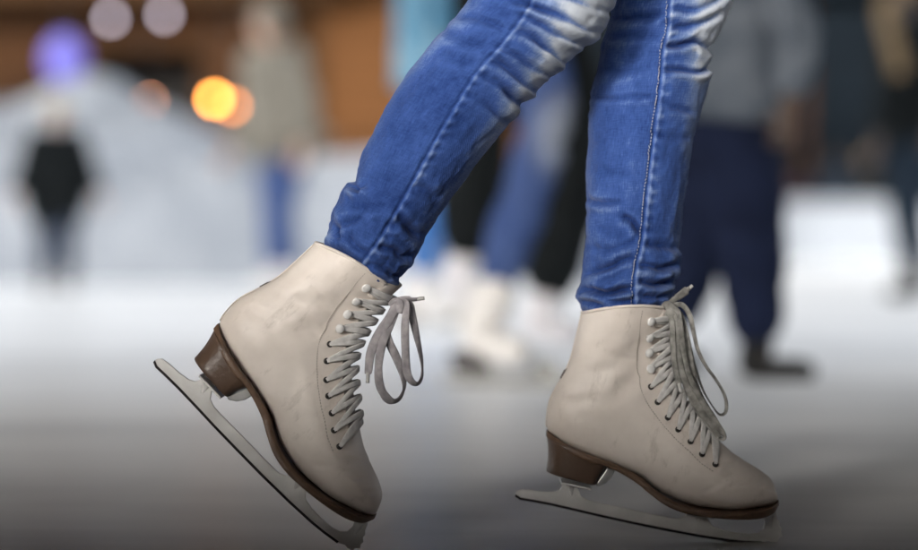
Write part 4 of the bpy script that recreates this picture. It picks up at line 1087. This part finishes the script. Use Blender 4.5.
# ------------------------------------------------------------------ huts
WOOD = mat_wood('brown_hut_boards', (.016, .008, .0045), (.075, .034, .014), 1.6); WOOD2 = mat_wood('light_hut_trim', (.03, .015, .007), (.07, .036, .016), 3)
DKIN = mat('dark_hatch', (.012, .010, .009), .8); DKWOOD = mat_wood('slate_hut_boards', (.0015, .003, .005), (.005, .0085, .0125), 2.0); RUST = mat_wood('rust_corner_board', (.022, .011, .006), (.05, .024, .012), 3, False)
ROOFM = mat('dark_roof', (.03, .026, .024), .7, var=.3, vscale=3)
def hut(label, x0, x1, y, zt, dep, wm, tm, hatch, posts, pm):
    r_ = empty('timber_hut', ((x0 + x1) / 2, y, -.06), label, 'hut')
    mb = MB(); bh = .16; z = -.06; k = 0
    hx0, hx1, hz0, hz1 = hatch if hatch else (0, 0, 9, 9)
    while z < zt:
        zz = min(z + bh, zt); yo = .012 * (k % 2)
        if hatch and zz > hz0 and z < hz1:
            mb.box((x0, y + yo * .3, z + .004), (hx0, y + .05, zz - .004)); mb.box((hx1, y + yo * .3, z + .004), (x1, y + .05, zz - .004))
        else: mb.box((x0, y + yo * .3, z + .004), (x1, y + .05, zz - .004))
        z = zz; k += 1
    mb.box((x0, y + .06, -.06), (x0 + .06, y + dep, zt)); mb.box((x1 - .06, y + .06, -.06), (x1, y + dep, zt)); mb.box((x0, y + dep, -.06), (x1, y + dep + .05, zt))
    mb.build('wall', wm, r_, False)
    if hatch:
        mb = MB(); mb.box((hx0 - .1, y + .9, hz0 - .1), (hx1 + .1, y + .95, hz1 + .1)); mb.build('hatch_interior', DKIN, r_, False)
        mb = MB(); mb.box((hx0 - .08, y - .25, hz0 - .08), (hx1 + .08, y + .12, hz0 - .02)); bevel(mb.build('counter', tm, r_, False), .01)
        mb = MB()
        for a, c_ in (((hx0 - .08, y - .035, hz0), (hx0, y - .004, hz1)), ((hx1, y - .035, hz0), (hx1 + .08, y - .004, hz1)), ((hx0 - .08, y - .035, hz1 + .003), (hx1 + .08, y - .004, hz1 + .1))): mb.box(a, c_)
        mb.build('hatch_frame', tm, r_, False)
    for px_ in posts:
        mb = MB(); mb.box((px_ - .07, y - .06, -.06), (px_ + .07, y - .006, zt - .01)); bevel(mb.build('corner_board', pm, r_, False), .01)
    mb = MB(); mb.prism([(0, 0)], 0, 0) if False else None
    mb.add([(x0 - .4, y - .7, zt + .02), (x1 + .4, y - .7, zt + .02), (x1 + .4, y + dep / 2, zt + 1.3), (x0 - .4, y + dep / 2, zt + 1.3), (x1 + .4, y + dep + .5, zt + .02), (x0 - .4, y + dep + .5, zt + .02)],
           [(0, 1, 2, 3), (3, 2, 4, 5)])
    ro = mb.build('roof', ROOFM, r_, False); sf = ro.modifiers.new('t', 'SOLIDIFY'); sf.thickness = .12; sf.offset = 1
    mb = MB(); mb.add([(x0 + .03, y + .03, zt), (x0 + .03, y + dep, zt), (x0 + .03, y + dep / 2, zt + 1.22), (x1 - .03, y + .03, zt), (x1 - .03, y + dep, zt), (x1 - .03, y + dep / 2, zt + 1.22)], [(0, 1, 2), (3, 5, 4)])
    mb.build('gable', wm, r_, False)
    mb = MB(); mb.box((x0 - .4, y - .74, zt - .10), (x1 + .4, y - .705, zt + .14)); mb.build('fascia', tm, r_, False)
    return r_
a = at(92, 60, 24)[0]; c_ = at(200, 60, 24)[0]
hut('long brown timber hut with a dark serving hatch behind the snow bank', -8.6, -1.72, 24, 3.05, 3.4, WOOD, WOOD2, (a, c_, 1.45, 2.45), (-8.5, -1.8), WOOD2)
hut('smaller orange brown timber hut beside the long brown one', -1.66, .9, 23.8, 3.25, 3.2, mat_wood('orange_hut_boards', (.05, .022, .009), (.15, .066, .024), 1.6), WOOD2, None, (-1.58, .82), WOOD2)
hut('dark slate timber hut behind the low white barrier', 1.4, 11.5, 33.5, 4.3, 4, DKWOOD, DKWOOD, None, (at(806, 30, 33.4)[0], 11.4), RUST)

# ------------------------------------------------------------------ lamps
BRACK = mat('black_cable', (.02, .02, .02), .5)
def lamp(px, py, d, r, m, label, top):
    c = at(px, py, d); e_ = empty('globe_lamp', tuple(c), label, 'lamp', 'globe lamps hanging in front of the brown hut')
    mb = MB(); mb.ball(c, r, 20); mb.build('bulb', m, e_)
    mb = MB(); mb.tube([c + np.array([0, 0, r * .9]), c + np.array([0, 0, r + .06])], .022, 10); mb.build('socket', BRACK, e_)
    mb = MB(); mb.tube([c + np.array([0, 0, r + .06]), np.array([c[0], c[1], top])], .006, 6); mb.build('cable', BRACK, e_)
OR1 = mat_glow('amber_bulb', (1, .33, .055), 11); OR2 = mat_glow('dim_amber_bulb', (1, .30, .07), 2.6); OR3 = mat_glow('pink_amber_bulb', (1, .42, .22), 6); VI = mat_glow('violet_white_bulb', (.62, .56, .66), 1.7)
for px, py, r, m, lab in ((214.5,99,.045,OR1,'bright amber globe lamp, the brighter of the overlapping amber pair'), (233,106,.045,OR2,'dim amber globe lamp peeking out from behind the bright amber one'),
                          (148,103,.045,OR3,'pinkish amber globe lamp low over the snow bank top'), (110.5,18.5,.045,VI,'violet white globe lamp hanging nearer the purple lantern'), (164.5,14.5,.045,VI,'violet white globe lamp hanging above the dark serving hatch')):
    lamp(px, py, 23.3 + (.05 if m is OR2 else 0), r, m, lab, 3.0)
c = at(65, 60, 22.9); e_ = empty('paper_lantern', tuple(c), 'large round purple paper lantern hanging over the child in black', 'lantern')
mb = MB(); mb.ball(c, .21, 32, (1, 1, 1.25))
mb.build('shade', mat_glow('purple_paper', (.10, .095, .40), .11), e_)
mb = MB(); mb.tube([c + np.array([0, 0, .30]), np.array([c[0], c[1], 3.0])], .006, 6); mb.build('cable', BRACK, e_)
mb = MB(); mb.tube([c + np.array([0, 0, .245]), c + np.array([0, 0, .31])], .05, 14); mb.build('cap', BRACK, e_)
mb = MB(); mb.tube([(-8.6, 23.3, 3.0), (-1.7, 23.3, 3.0)], .02, 8); tag(mb.build('lamp_rail', BRACK), 'thin dark rail under the brown hut eave carrying the globe lamps', 'rail')

# ------------------------------------------------------------------ unseen shelter, hall and barrier, added to shade the near ice
sh = empty('shade_shelter', (0, 0, 0), 'added unseen timber shelter with a deep roof, shading the near ice', 'shade shelter')  # added shelter, shapes the shade on ice and snow bank
SH = mat_wood('shade_roof_boards', (.05, .04, .03), (.10, .08, .06))
mb = MB(); mb.box((-16, -3.9, 2.15), (9, 4.42, 2.27)); mb.build('shade_roof', SH, sh, False)  # added roof, keeps sky light off the near ice
mb = MB(); mb.box((-16, 4.424, 1.10), (9, 4.445, 2.31)); mb.build('shade_valance', cloth('shade_canvas', (.03, .03, .032)), sh, False)  # added valance, closes the sky slot seen from the near ice
mb = MB(); mb.box((-28, -4.0, 2.15), (12, -3.905, 2.9)); mb.box((-28, -6.5, 2.904), (12, -3.905, 9)); mb.build('wall', WOOD, sh, False)  # added wall, blocks sun and rear sky from the snow bank
mb = MB(); mb.box((8.9, -3.9, -.06), (8.98, 4.42, 2.147)); mb.box((-15.98, -3.9, -.06), (-15.9, 4.42, 2.147)); mb.build('shade_end_wall', WOOD, sh, False)  # added ends, stop sky light coming in from the sides
for x in (-15.8, -8.8, 8.8):
    for y in (-3.7, -.7, 4.1):
        mb = MB(); mb.box((x - .07, y - .07, -.06), (x + .07, y + .07, 2.147)); mb.build('post', WOOD, sh, False)
BRICK = mat('blocker_brick', (.03, .024, .022), .85, var=.35, vscale=.8, bump=.3, bscale=12, spec=.05); GLASSD = mat('blocker_glass', (.012, .014, .017), .5, spec=.06)
hl_ = empty('sky_blocker', (0, 44, -.06), 'added tall dark brick hall behind the timber huts, blocking low sky light', 'sky blocker')  # added hall, blocks low sky light above the huts
mb = MB(); mb.box((-48, 44, -.06), (48, 58, 24)); mb.build('wall', BRICK, hl_, False)
mb = MB(); mb.box((-48.5, 43.6, 24.003), (48.5, 58.4, 24.6)); mb.build('roof', ROOFM, hl_, False)
for i in range(14):  # windows of the added sky-blocking hall
    x_ = -45 + i * 6.6
    mb = MB(); mb.box((x_, 43.93, 4.5), (x_ + 2.6, 43.995, 19.5)); w_ = mb.build('window', GLASSD, hl_, False)
    mb = MB(); mb.box((x_ - .15, 43.85, 4.3), (x_ + 2.75, 43.99, 4.495)); mb.build('sill', ROOFM, w_, False)
nb = empty('rink_barrier', (0, -.5, 0), 'added low dark barrier behind the viewer, shading the skates and near ice', 'barrier')  # added barrier, cuts the low sun off skate bottoms and near ice
NBH = .875
for i in range(8):
    mb = MB(); mb.box((-9.6 + i * 2.4 + .003, -.56, 0.002), (-9.6 + (i + 1) * 2.4 - .003, -.48, NBH - .05)); mb.build('panel', DKWOOD, nb, False)
mb = MB(); mb.box((-9.6, -.58, NBH - .048), (9.6, -.46, NBH)); mb.build('top_rail', DKWOOD, nb, False)
